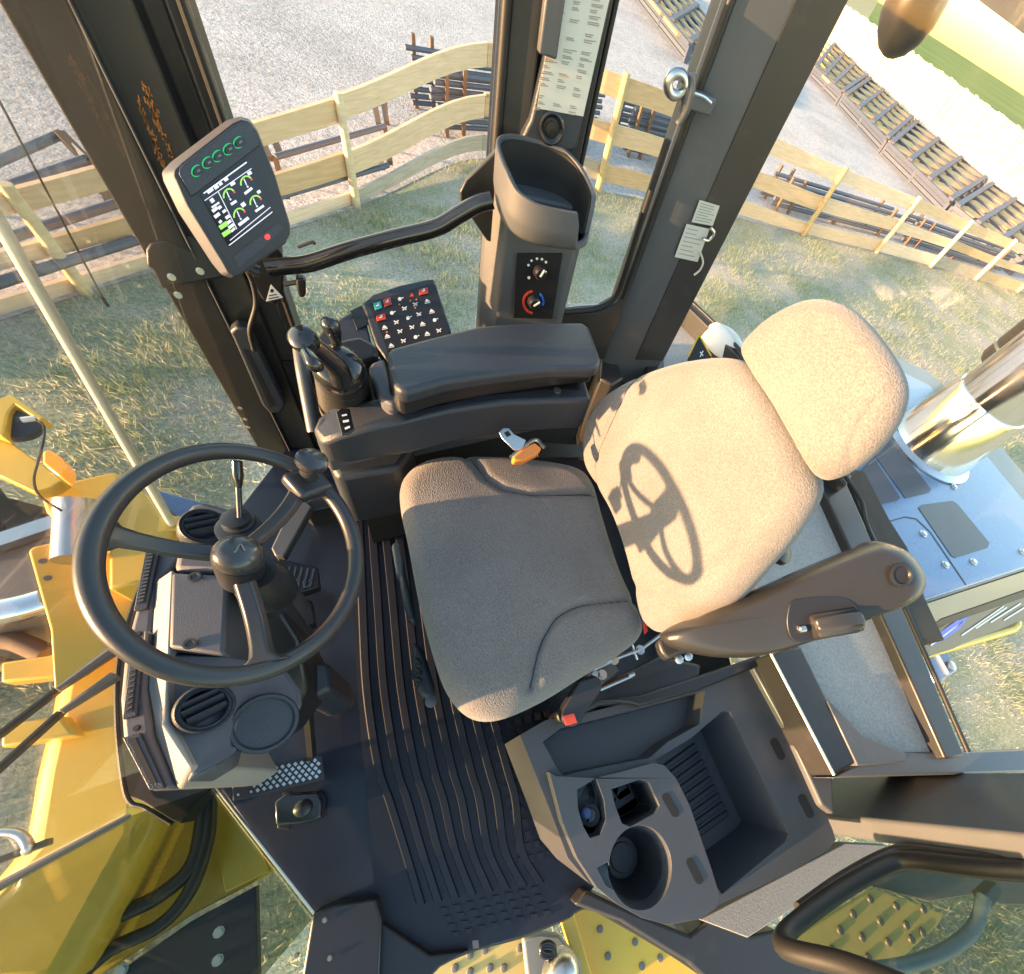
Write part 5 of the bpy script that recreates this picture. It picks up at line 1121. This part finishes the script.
# ================================================================== STEERING
zw = .80
wc = at(222, 564, zw)
wpl = plane(at(222, 564, zw), (.56, 0, .83))
L0, R0_ = hit(84, 561, wpl), hit(360, 563, wpl); T0, B0 = hit(226, 447, wpl), hit(210, 681, wpl)
def proj(p):
    q = M3.transposed() @ (p - CAM); return PX0 - FPX * q.x / q.z, PY0 + FPX * q.y / q.z
_t = [89.0, 356.0, 451.0, 677.0]; _c = list(_t)
for _ in range(40):
    L0, R0_ = hit(_c[0], 561, wpl), hit(_c[1], 563, wpl); T0, B0 = hit(226, _c[2], wpl), hit(210, _c[3], wpl); wc = (L0 + R0_ + T0 + B0) / 4
    pj = [proj(wc + (R0_ - L0) / 2 * math.cos(k * .05) + (T0 - B0) / 2 * math.sin(k * .05)) for k in range(126)]
    bb = (min(p[0] for p in pj), max(p[0] for p in pj), min(p[1] for p in pj), max(p[1] for p in pj))
    _c = [c + .5 * (a - b) for c, a, b in zip(_c, _t, bb)]
t = thing('steering_wheel', 'black three spoke steering wheel with spinner knob', 'steering wheel', wc - Vector((0, 0, .5)))
ea = (R0_ - L0) / 2; eb_ = (T0 - B0) / 2
ring = []
for k in range(40):
    a = 2 * math.pi * k / 40; ring.append(wc + ea * math.cos(a) + eb_ * math.sin(a))
build('rim', MB().tube(ring, .0108, 18, closed=True, sub=3), 'wheel', t)
hubp = at(238, 556, .815)
def spoke(nm, p, h, ws):
    p = Vector(p); d = (h - p); n = 8; vs = []; side = d.cross(Vector((0, 0, 1))).normalized()
    prof = [(-1, -.4), (-.6, .5), (.6, .5), (1, -.4), (.5, -.9), (-.5, -.9)]
    for i in range(n + 1):
        u = i / n; c = p + d * u + Vector((0, 0, -.012 * math.sin(math.pi * u))); w_ = ws[0] + (ws[1] - ws[0]) * u + (max(0, .18 - u) / .18) ** 2 * .018
        vs += [c + side * a * w_ + Vector((0, 0, b * .010)) for a, b in prof]
    m = len(prof); fs = [[i * m + j, i * m + (j + 1) % m, (i + 1) * m + (j + 1) % m, (i + 1) * m + j] for i in range(n) for j in range(m)] + [list(range(m))[::-1], [n * m + j for j in range(m)]]
    return build(nm, MB().add(vs, fs), 'wheel', t, bevel=.002)
spoke('spoke', hit(96, 530, wpl), at(225, 553, .785), (.012, .011)); spoke('spoke', hit(305, 478, wpl), at(252, 542, .785), (.013, .011)); spoke('spoke', hit(262, 666, wpl), at(243, 580, .785), (.012, .012))
build('hub', MB().lathe([(.022, -.06), (.024, -.03), (.0248, -.012), (.0244, 0)], hubp - Vector((0, 0, .004)), (0.3, -.05, 1), 40), 'plastic_black', t)
build('hub_cap', MB().lathe([(.0225, -.012), (.0240, 0), (.0228, .009), (.0188, .0155), (.0115, .0195), (0, .021)], hubp, (0.3, -.05, 1), 48), 'cap', t)
ht = hubp + Vector((.3, -.05, 1)).normalized() * .0197
mb = MB(); mb.tube([ht + Vector(v) for v in ((-.008, .006, 0), (-.002, -.005, .0008), (.003, .005, .0012), (.007, -.004, 0))], .0009, 6, sub=3); build('emblem', mb, 'greysteel', t)
kb_ = at(309, 474, .765)
build('spinner_clamp', MB().box(hit(308, 484, wpl), (.052, .045, .022), Matrix.Rotation(.47, 3, 'Y') @ Matrix.Rotation(.6, 3, 'Z')), 'wheel', t, bevel=.007)
build('spinner_stem', MB().lathe([(.013, 0), (.012, .03)], hit(308, 480, wpl), (.35, .05, 1), 20), 'cap', t)
build('spinner_knob', MB().lathe([(.011, 0), (.018, .005), (.0205, .012), (.0195, .019), (.014, .023), (0, .025)], hit(308, 480, wpl) + (hit(308, 480, wpl) - CAM).normalized() * 0 + Vector((.35, .05, 1)).normalized() * .03, (.35, .05, 1), 36), 'cap', t)
# column
t = thing('steering_column', 'black steering column with a gear selector stalk', 'steering column', at(290, 600, .05))
c0_, c1_ = at(290, 640, .25), hubp - Vector((0, 0, .05))
build('column_shroud', MB().tube([at(300, 650, .12), at(285, 628, .32), at(264, 600, .50), c1_], [.044, .040, .033, .025], 24), 'plastic', t, ang=60)
build('shroud_collar', MB().lathe([(.030, -.07), (.032, -.05), (.030, -.02), (.025, 0)], hubp - Vector((0, 0, .045)), (0, 0, 1), 32), 'plastic_black', t)
mb = MB(); mb.relief([(229, 600, .50), (244, 597, .50), (268, 610, .46), (270, 640, .42), (262, 648, .40), (236, 644, .42), (230, 640, .44)], [list(range(7))], .30); build('column_box', mb, 'plastic_grey', t, bevel=.006)
st0 = at(241, 524, .72)
build('stalk_base', MB().lathe([(.026, -.02), (.028, 0), (.027, .012), (.02, .014)], at(241, 531, .69), (0, .1, 1), 28), 'plastic_black', t)
build('stalk_collar', MB().lathe([(.013, 0), (.020, .002), (.020, .006), (.014, .009), (.018, .012), (.018, .016), (.010, .018)], at(240, 524, .70), (0, .1, 1), 28), 'plastic_black', t)
s1 = at(237, 461, .775); s0 = at(240, 518, .715)
build('stalk_rod', MB().tube([s0, s0.lerp(s1, .6)], .0036, 10, sub=1), 'cap', t)
build('stalk_handle', MB().tube([s0.lerp(s1, .55), s0.lerp(s1, .75), s1], [.004, .0068, .0062], 14, sub=2), 'knob', t)
sp0 = plane(at(240, 531, .702), (0, -.2, 1)); mb = MB()
for k in range(12):
    a = 2 * math.pi * k / 12; b_ = 2 * math.pi * (k + 1) / 12; flat(mb, seg2(247.5 + 1.6 * math.cos(a), 528.5 + 2.2 * math.sin(a), 247.5 + 1.6 * math.cos(b_), 528.5 + 2.2 * math.sin(b_), .7), sp0, .0004, .003)
for k in range(8):
    a = math.pi * k / 4; b_ = math.pi * (k + 1) / 4
    for dy_ in (-1.2, 1.2): flat(mb, seg2(233 + 1.1 * math.cos(a), 530 + dy_ + 1.2 * math.sin(a), 233 + 1.1 * math.cos(b_), 530 + dy_ + 1.2 * math.sin(b_), .6), sp0, .0004, .003)
build('print', mb, 'white', t)
# column foot and side plate
t = thing('column_footplate', 'dark metal footrest plate right of the steering column', 'footrest', at(290, 530, .02))
mb = MB(); slab(mb, [(271, 548), (290, 508), (302, 498), (312, 506), (284, 556), (275, 556)], plane((0, 0, .12), (0, 0, 1)), .03); build('bar', mb, 'frame_grey', t, bevel=.004)
mb = MB(); slab(mb, [(300, 507), (306, 512), (348, 503), (346, 497), (316, 495)], plane((0, 0, .10), (0, 0, 1)), .09); build('bracket', mb, 'frame', t, bevel=.004)

# ================================================================== DASHBOARD
DZ = 1.24; at_base = at
def at(px, py, z): return at_base(px, py, z * DZ)

t = thing('dashboard', 'grey faceted dashboard with round air vents in front of the column', 'dashboard', at(200, 640, .05))
# main panel, bevel ridge and vent rail as one faceted shell
V = [(171, 571, .52), (226, 575, .50), (222, 655, .50), (168, 650, .52),          # 0-3 centre panel
     (200, 556, .53), (248, 563, .46),                                            # 4-5 top
     (164, 572, .54), (156, 580, .54), (152, 655, .54), (165, 652, .54),          # 6-9 ridge
     (175, 545, .55), (158, 565, .55), (145, 655, .53), (143, 700, .53), (155, 700, .54)]
mb = MB()
F_top = [(190, 503), (205, 501), (235, 510), (252, 530), (258, 552), (252, 572), (228, 573), (172, 571), (176, 550), (180, 520)]
mb.relief([(x, y, .50) for x, y in F_top], [list(range(len(F_top)))], .30); build('upper_housing', mb, 'plastic_grey', t, bevel=.010)
F_mid = [(171, 572), (228, 575), (224, 655), (168, 648)]
mb = MB(); mb.relief([(x, y, .505) for x, y in F_mid], [[0, 1, 2, 3]], .30); pnl = build('centre_panel', mb, 'plastic_grey', t, bevel=.005)
for x, y in ((195, 577), (190, 644)):
    build('screw', MB().lathe([(.008, 0), (.008, .002), (.005, .002), (.004, .0005), (0, .0005)], at(x, y, .506), (0, 0, 1), 16), 'frame', pnl)
F_low = [(166, 652), (222, 657), (250, 660), (284, 668), (300, 690), (301, 706), (288, 722), (260, 734), (240, 750), (216, 765), (184, 784), (180, 786), (190, 770), (166, 722), (164, 690)]
mb = MB(); mb.relief([(x, y, .49 if x < 230 else .44) for x, y in F_low], [[0, 1, 2, 3, 4, 5, 6, 7, 8, 9, 10, 12, 13, 14]], .535); build('lower_housing', mb, 'plastic_grey', t, bevel=.012)
F_r = [(155, 580), (172, 568), (168, 650), (166, 690), (168, 722), (192, 768), (179, 791), (176, 786), (153, 735), (148, 690), (150, 655)]
mb = MB(); mb.relief([(x, y, .505 if x > 162 and (x, y) not in ((179, 791), (176, 786)) else .455) for x, y in F_r], [list(range(len(F_r)))], .30); build('ridge', mb, mat('sunlit_grey_plastic', (.30, .27, .25), .5, bump=.3, bscale=900, dirt=.08), t, bevel=.006)  # ridge sunlight put into the colour: lighter, warmer copy of the grey plastic
F_v = [(178, 545), (186, 550), (170, 571), (156, 582), (150, 655), (147, 690), (152, 735), (175, 788), (150, 792), (122, 738), (119, 700), (124, 650), (140, 590), (148, 552)]
mb = MB(); mb.relief([(x, y, .46) for x, y in F_v], [list(range(len(F_v)))], .28); build('vent_rail', mb, 'plastic_grey', t, bevel=.006)
pv_ = plane((0, 0, .46 * DZ), (0, 0, 1))
def louvre(q, n_, flip=False):
    fr = build('vent_frame', flat(MB(), q, pv_, .006, .0), 'plastic', t, bevel=.001)
    A, B, C, D = [Vector(v) for v in q]; c = (A + B + C + D) / 4; q2 = [c + (v - c) * k for v, k in zip((A, B, C, D), (.86,) * 4)]
    s = .30; q2 = [A.lerp(B, s).lerp(D.lerp(C, s), .06), A.lerp(B, 1 - s).lerp(D.lerp(C, 1 - s), .06), A.lerp(B, 1 - s).lerp(D.lerp(C, 1 - s), .90), A.lerp(B, s).lerp(D.lerp(C, s), .90)]
    build('slot', flat(MB(), [tuple(v) for v in q2], pv_, .001, .0062), 'skirt', fr)
    mb = MB()
    for k in range(n_):
        u = (k + .5) / n_; a = q2[0].lerp(q2[3], u); b = q2[1].lerp(q2[2], u - .35 / n_); flat(mb, seg2(a.x, a.y, b.x, b.y, 1.3), pv_, .002, .0072)
    if n_: build('louvre', mb, 'frame_grey', fr)
louvre([(148, 551), (161, 552), (149, 610), (136, 612)], 14)
louvre([(132, 665), (143, 667), (139, 716), (125, 720)], 8)
louvre([(125, 738), (142, 733), (167, 788), (152, 790)], 0)
mb = MB(); slab(mb, [(144, 630), (148, 631), (146, 650), (142, 650)], plane((0, 0, .475 * DZ), (0, 0, 1)), .02); build('lever', mb, 'orange' if False else 'frame_grey', t, bevel=.002)
mb = MB()
for x, y in ((137, 728), (139, 634)): bolt(mb, at(x, y, .461), (0, 0, 1), .003, .002)
build('screw', mb, 'gasket', t)
def vent(cx_, cy_, z, r, n, lab=None):
    c = at(cx_, cy_, z); g = build('round_vent', MB().lathe([(r * 1.28, -.02), (r * 1.28, .003), (r * 1.2, .007), (r * 1.1, .004), (r, .006), (r * .93, .003), (r * .90, -.018)], c, n, 40), 'plastic', t)
    g2_ = build('vent_hole', MB().lathe([(r * .90, -.018), (0, -.0181)], c, n, 32), 'skirt', g)
    n = Vector(n).normalized(); u = Vector((.8, .25, 0)); u = (u - n * u.dot(n)).normalized(); v = n.cross(u)
    for k in (-.35, .12, .5):
        w_ = math.sqrt(1 - k * k) * r * .9; mb = MB().bar(c + v * k * r - u * w_, c + v * k * r + u * w_, .0025, .016, n + v * .8); build('vane', mb, 'plastic', g)
vent(204, 527, .512, .0235, (.42, -.2, .88)); vent(205, 708, .502, .0245, (.42, -.2, .88))
c = at(265, 723, .455); build('speaker_cover', MB().lathe([(.042, -.03), (.042, 0), (.040, .006), (.036, .006), (.033, .002), (0, .003)], c, (.35, -.25, .9), 40), 'plastic', t)
mb = MB(); mb.relief([(226, 575, .42), (258, 572, .42), (300, 640, .36), (310, 690, .30), (285, 722, .30), (262, 738, .30), (228, 700, .42)], [list(range(7))], .25); build('knee_shroud', mb, 'plastic_black', t, bevel=.01)
mb = MB(); mb.relief([(282, 668, .28), (300, 663, .28), (330, 662, .25), (332, 690, .25), (310, 700, .25), (290, 700, .28)], [list(range(6))], .05); build('column_foot', mb, 'plastic', t, bevel=.012)

at = at_base

# pedals
pp0 = plane(at(290, 775, .10), (.30, 0, .95))
t = thing('accelerator_pedal', 'checker plate accelerator pedal with worn bright dots', 'pedal', at(290, 790, .02), 'floor pedals')
mb = MB(); slab(mb, [(232, 772), (322, 755), (325, 779), (233, 801)], pp0, .008); build('pad', mb, 'frame', t, bevel=.001)
mb = MB(); A, B, C, D = Vector((234, 774)), Vector((321, 757)), Vector((323, 777)), Vector((235, 798))
for i in range(13):
    for j in range(5):
        u = (i + .5 + (j % 2) * .5) / 13.5; v = (j + .5) / 5; q = A.lerp(B, u).lerp(D.lerp(C, u), v)
        if u < .2 and random.random() < .5 or u > .98: continue
        s_ = 2.3 if u > .25 else 1.6
        flat(mb, [(q.x - s_, q.y), (q.x, q.y - s_), (q.x + s_, q.y), (q.x, q.y + s_)], pp0, .0012, .0004)
build('grip_dots', mb, 'steel', t)
build('arm', MB().bar(at(312, 757, .10), at(306, 690, .30), .012, .02), 'gasket', t)
build('silver_clip', MB().prism([at(x, y, .14) for x, y in ((323, 692), (331, 690), (332, 702), (323, 704))], (0, 0, -.01)), 'steel', t, bevel=.001)
t = thing('brake_pedal', 'black rubber brake pedal beneath the steering wheel rim', 'pedal', at(300, 575, .02), 'floor pedals')
pr_ = plane(at(298, 580, .12), (.1, .15, 1))
mb = MB(); slab(mb, [(278, 558), (318, 567), (320, 586), (296, 594), (272, 578)], pr_, .03); build('pad', mb, 'plastic_black', t, bevel=.004)
mb = MB()
for k in range(6): flat(mb, seg2(284 + k * 6, 566 + k * .6, 280 + k * 6, 583 + k * .8, 2.2), pr_, .002, .0003)
for a in ((286, 578, 291, 574), (296, 582, 300, 576), (303, 583, 307, 578), (309, 582, 313, 577), (303, 588, 309, 587)): flat(mb, seg2(*a, 1.2), pr_, .0028, .0008)  # short strokes paint reflections onto the tread
build('tread', mb, 'frame_grey', t)
mb = MB(); slab(mb, [(286, 596), (312, 600), (315, 622), (300, 626), (286, 616)], plane(at(298, 610, .10), (.1, .15, 1)), .04); build('lower_pad', mb, 'plastic_black', t, bevel=.005)
t = thing('floor_switch', 'small black foot switch box beside the accelerator pedal', 'foot switch', at(298, 810, .01))
mb = MB(); mb.relief([(274, 801, .05), (286, 793, .05), (318, 791, .05), (322, 800, .05), (321, 818, .05), (300, 824, .05), (275, 826, .05)], [list(range(7))], .006); build('body', mb, 'knob', t, bevel=.006)
build('button', MB().lathe([(.018, 0), (.018, .006), (.012, .012), (0, .014)], at(303, 808, .051), (0, 0, 1), 24), 'plastic_black', t)
build('flange', MB().prism([at(x, y, .012) for x, y in ((278, 828), (284, 792), (292, 791), (290, 830))], (0, 0, .008)), 'frame', t, bevel=.002)

# ================================================================== LEFT STORAGE TRAY
t = thing('storage_tray', 'grey moulded side tray with cup holder and ribbed bin', 'storage tray', at(680, 820, .05))
def evalcut(o, cutters):
    for c in cutters:
        m = o.modifiers.new('cut', 'BOOLEAN'); m.object = c; m.operation = 'DIFFERENCE'; m.solver = 'EXACT'
    # bevel after the cuts
    bv = [m for m in o.modifiers if m.type == 'BEVEL']
    dg = bpy.context.evaluated_depsgraph_get(); dg.update()
    for b in bv: b.show_viewport = False
    dg.update(); me = bpy.data.meshes.new_from_object(o.evaluated_get(dg)); o.modifiers.clear(); o.data = me
    for c in cutters: bpy.data.objects.remove(c)
    me.polygons.foreach_set('use_smooth', [True] * len(me.polygons)); me.set_sharp_from_angle(angle=R(35))
    b = o.modifiers.new('bevel', 'BEVEL'); b.width = .004; b.segments = 3; b.limit_method = 'ANGLE'; b.angle_limit = R(35)
def cutter(mb):
    o = build('cutter', mb, 'plastic', t, smooth=False); return o
zt_ = .34
outer = [(520, 735, .26), (546, 720, .30), (590, 712, .33), (650, 697, .34), (700, 684, .34), (750, 664, .34), (762, 668, .34), (776, 705, .34), (800, 755, .34), (832, 828, .34), (836, 840, .33), (828, 850, .33), (790, 872, .31), (745, 893, .30), (712, 908, .30), (668, 922, .30), (620, 903, .28), (590, 884, .27), (568, 858, .26), (548, 805, .26)]
mb = MB(); mb.relief([(x, y, zt_) for x, y, z in outer], [list(range(len(outer)))], .03)
body = build('tray_body', mb, 'traym', t)
binp = [(656, 760), (692, 738), (722, 712), (730, 712), (745, 745), (788, 833), (784, 842), (722, 893), (712, 880), (680, 800)]
w_top = [at(x, y, zt_) for x, y in binp]; cc = sum(w_top, Vector()) / len(w_top)
mb = MB(); tp_ = [cc + (p - cc) * 1.02 + Vector((0, 0, .01)) for p in w_top]; bt_ = [cc + (p - cc) * .84 + Vector((0, 0, -.15)) for p in w_top]
n_ = len(tp_); mb.add(tp_ + bt_, [list(range(n_)), [2 * n_ - 1 - i for i in range(n_)]] + [[i, i + n_, (i + 1) % n_ + n_, (i + 1) % n_] for i in range(n_)])
c1c = cutter(mb)
lowp = [(542, 742), (560, 728), (640, 708), (706, 690), (700, 724), (668, 742), (650, 758), (600, 768), (562, 776), (556, 768)]
w_ = [at(x, y, zt_) for x, y in lowp]; c2_ = sum(w_, Vector()) / len(w_)
mb = MB(); tp_ = [p + Vector((0, 0, .01)) for p in w_]; bt_ = [c2_ + (p - c2_) * .93 + Vector((0, 0, -.06)) for p in w_]
n_ = len(tp_); mb.add(tp_ + bt_, [list(range(n_)), [2 * n_ - 1 - i for i in range(n_)]] + [[i, i + n_, (i + 1) % n_ + n_, (i + 1) % n_] for i in range(n_)])
c2c = cutter(mb)
evalcut(body, [c1c, c2c])
# ribs on the bin floor
bz = .125
def bfl(u, v):
    A, B, C, D = [cc + (at(x, y, zt_) - cc) * .82 + Vector((0, 0, -.145)) for x, y in ((660, 768), (722, 722), (780, 836), (718, 886))]
    return A.lerp(B, v).lerp(D.lerp(C, v), u)
for k in range(9):
    u = .08 + k * .10; build('bin_rib', MB().bar(bfl(u, .20), bfl(u, .96), .014, .008), 'plastic', t, bevel=.003)
# raised cup panel
pan = [(549, 772), (556, 776), (594, 778), (620, 772), (652, 763), (664, 765), (676, 778), (690, 806), (712, 870), (720, 896), (716, 908), (700, 919), (668, 925), (642, 918), (618, 905), (597, 888), (577, 858), (562, 822)]
zp = .372
P = [at(x, y, zp) for x, y in pan]; mb = MB().prism(P, (0, 0, -.15)); cpanel = build('cup_panel', mb, 'traym', t)
cuts = []
cc1 = at(641, 866, zp); r1_ = .068
cuts.append(cutter(MB().lathe([(r1_ * .55, -.12), (r1_ * .62, -.08), (r1_ * .85, -.05), (r1_, -.004), (r1_ * 1.02, .02)], cc1, (0, 0, 1), 56)))
q_ = [(611, 789), (640, 779), (649, 782), (660, 806), (655, 814), (630, 827), (622, 824), (615, 806)]; w_ = [at(x, y, zp) for x, y in q_]; c_ = sum(w_, Vector()) / 8
mb = MB(); tp_ = [p + Vector((0, 0, .01)) for p in w_]; bt_ = [c_ + (p - c_) * .85 + Vector((0, 0, -.10)) for p in w_]
mb.add(tp_ + bt_, [list(range(8)), [15 - i for i in range(8)]] + [[i, i + 8, (i + 1) % 8 + 8, (i + 1) % 8] for i in range(8)]); cuts.append(cutter(mb))
q_ = [(577, 790), (596, 778), (604, 800), (606, 820), (600, 835), (590, 838), (583, 826), (578, 808)]; w_ = [at(x, y, zp) for x, y in q_]
cuts.append(cutter(MB().prism([p + Vector((0, 0, .01)) for p in w_], (0, 0, -.05))))
q_ = [(597, 868), (608, 862), (614, 880), (622, 893), (606, 886)]; cuts.append(cutter(MB().prism([at(x, y, zp) + Vector((0, 0, .01)) for x, y in q_], (0, 0, -.03))))
cuts2 = []
for c in cuts:
    c2 = c.copy(); c2.data = c.data.copy(); COL.objects.link(c2); cuts2.append(c2)
evalcut(cpanel, cuts); evalcut(body, cuts2)
build('dark_cup_inside', MB().lathe([(r1_ * .56, -.118), (r1_ * .56, -.112), (r1_ * .42, -.112), (r1_ * .40, -.108), (0, -.108)], cc1, (0, 0, 1), 40), 'plastic_black', t)
build('power_socket', MB().lathe([(.020, 0), (.021, .008), (.016, .012), (.012, .006), (0, .006)], at(590, 815, zp - .045), (-.3, .1, 1), 24), 'frame_grey', t)
build('socket_plug', MB().lathe([(.010, 0), (.011, .010), (.006, .014), (0, .014)], at(586, 813, zp - .03), (-.3, .1, 1), 16), mat('blue_plug', (.03, .07, .16), .3), t)
for a in (((666, 797), (675, 813)), ((690, 862), (699, 880))):
    build('slot', flat(MB(), capsule(*a[0], *a[1], 4.2), plane((0, 0, zp), (0, 0, 1)), .0006, .0006), 'skirt', t)
for a in (((774, 742), (781, 756)), ((802, 798), (810, 814))):
    build('slot', flat(MB(), capsule(*a[0], *a[1], 4.0), plane((0, 0, zt_), (0, 0, 1)), .0006, .0006), 'skirt', t)

# white bottle and black box behind the backrest
t = thing('white_container', 'white rounded container on the rear shelf behind the seat', 'container', at(715, 350, .42))
build('body', MB().lathe([(.05, 0), (.06, .01), (.062, .06), (.05, .085), (.02, .10), (0, .10)], at(716, 352, .43), (.25, .1, 1), 32, 1.5, .9, ref=(.6, -.8, 0)), 'white', t)
t = thing('black_box_label', 'black box with yellow trimmed face on the rear shelf', 'box', at(700, 350, .42))
pw = plane(at(697, 350, .50), (-.5, -.5, .8))
mb = MB(); slab(mb, [(688, 358), (699, 334), (712, 356), (706, 366), (690, 368)], pw, .02); o = build('body', mb, 'plastic_black', t, bevel=.002)
mb = MB(); flat(mb, seg2(688, 357, 699, 335, 1.6), pw); flat(mb, seg2(699, 335, 711, 356, 1.6), pw); build('trim', mb, mat('yellow_print', (.75, .5, .02), .5), o)
mb = MB(); flat(mb, seg2(700, 352, 703, 356, 1), pw); flat(mb, seg2(703, 351, 700, 357, 1), pw); build('print', mb, 'white', o)
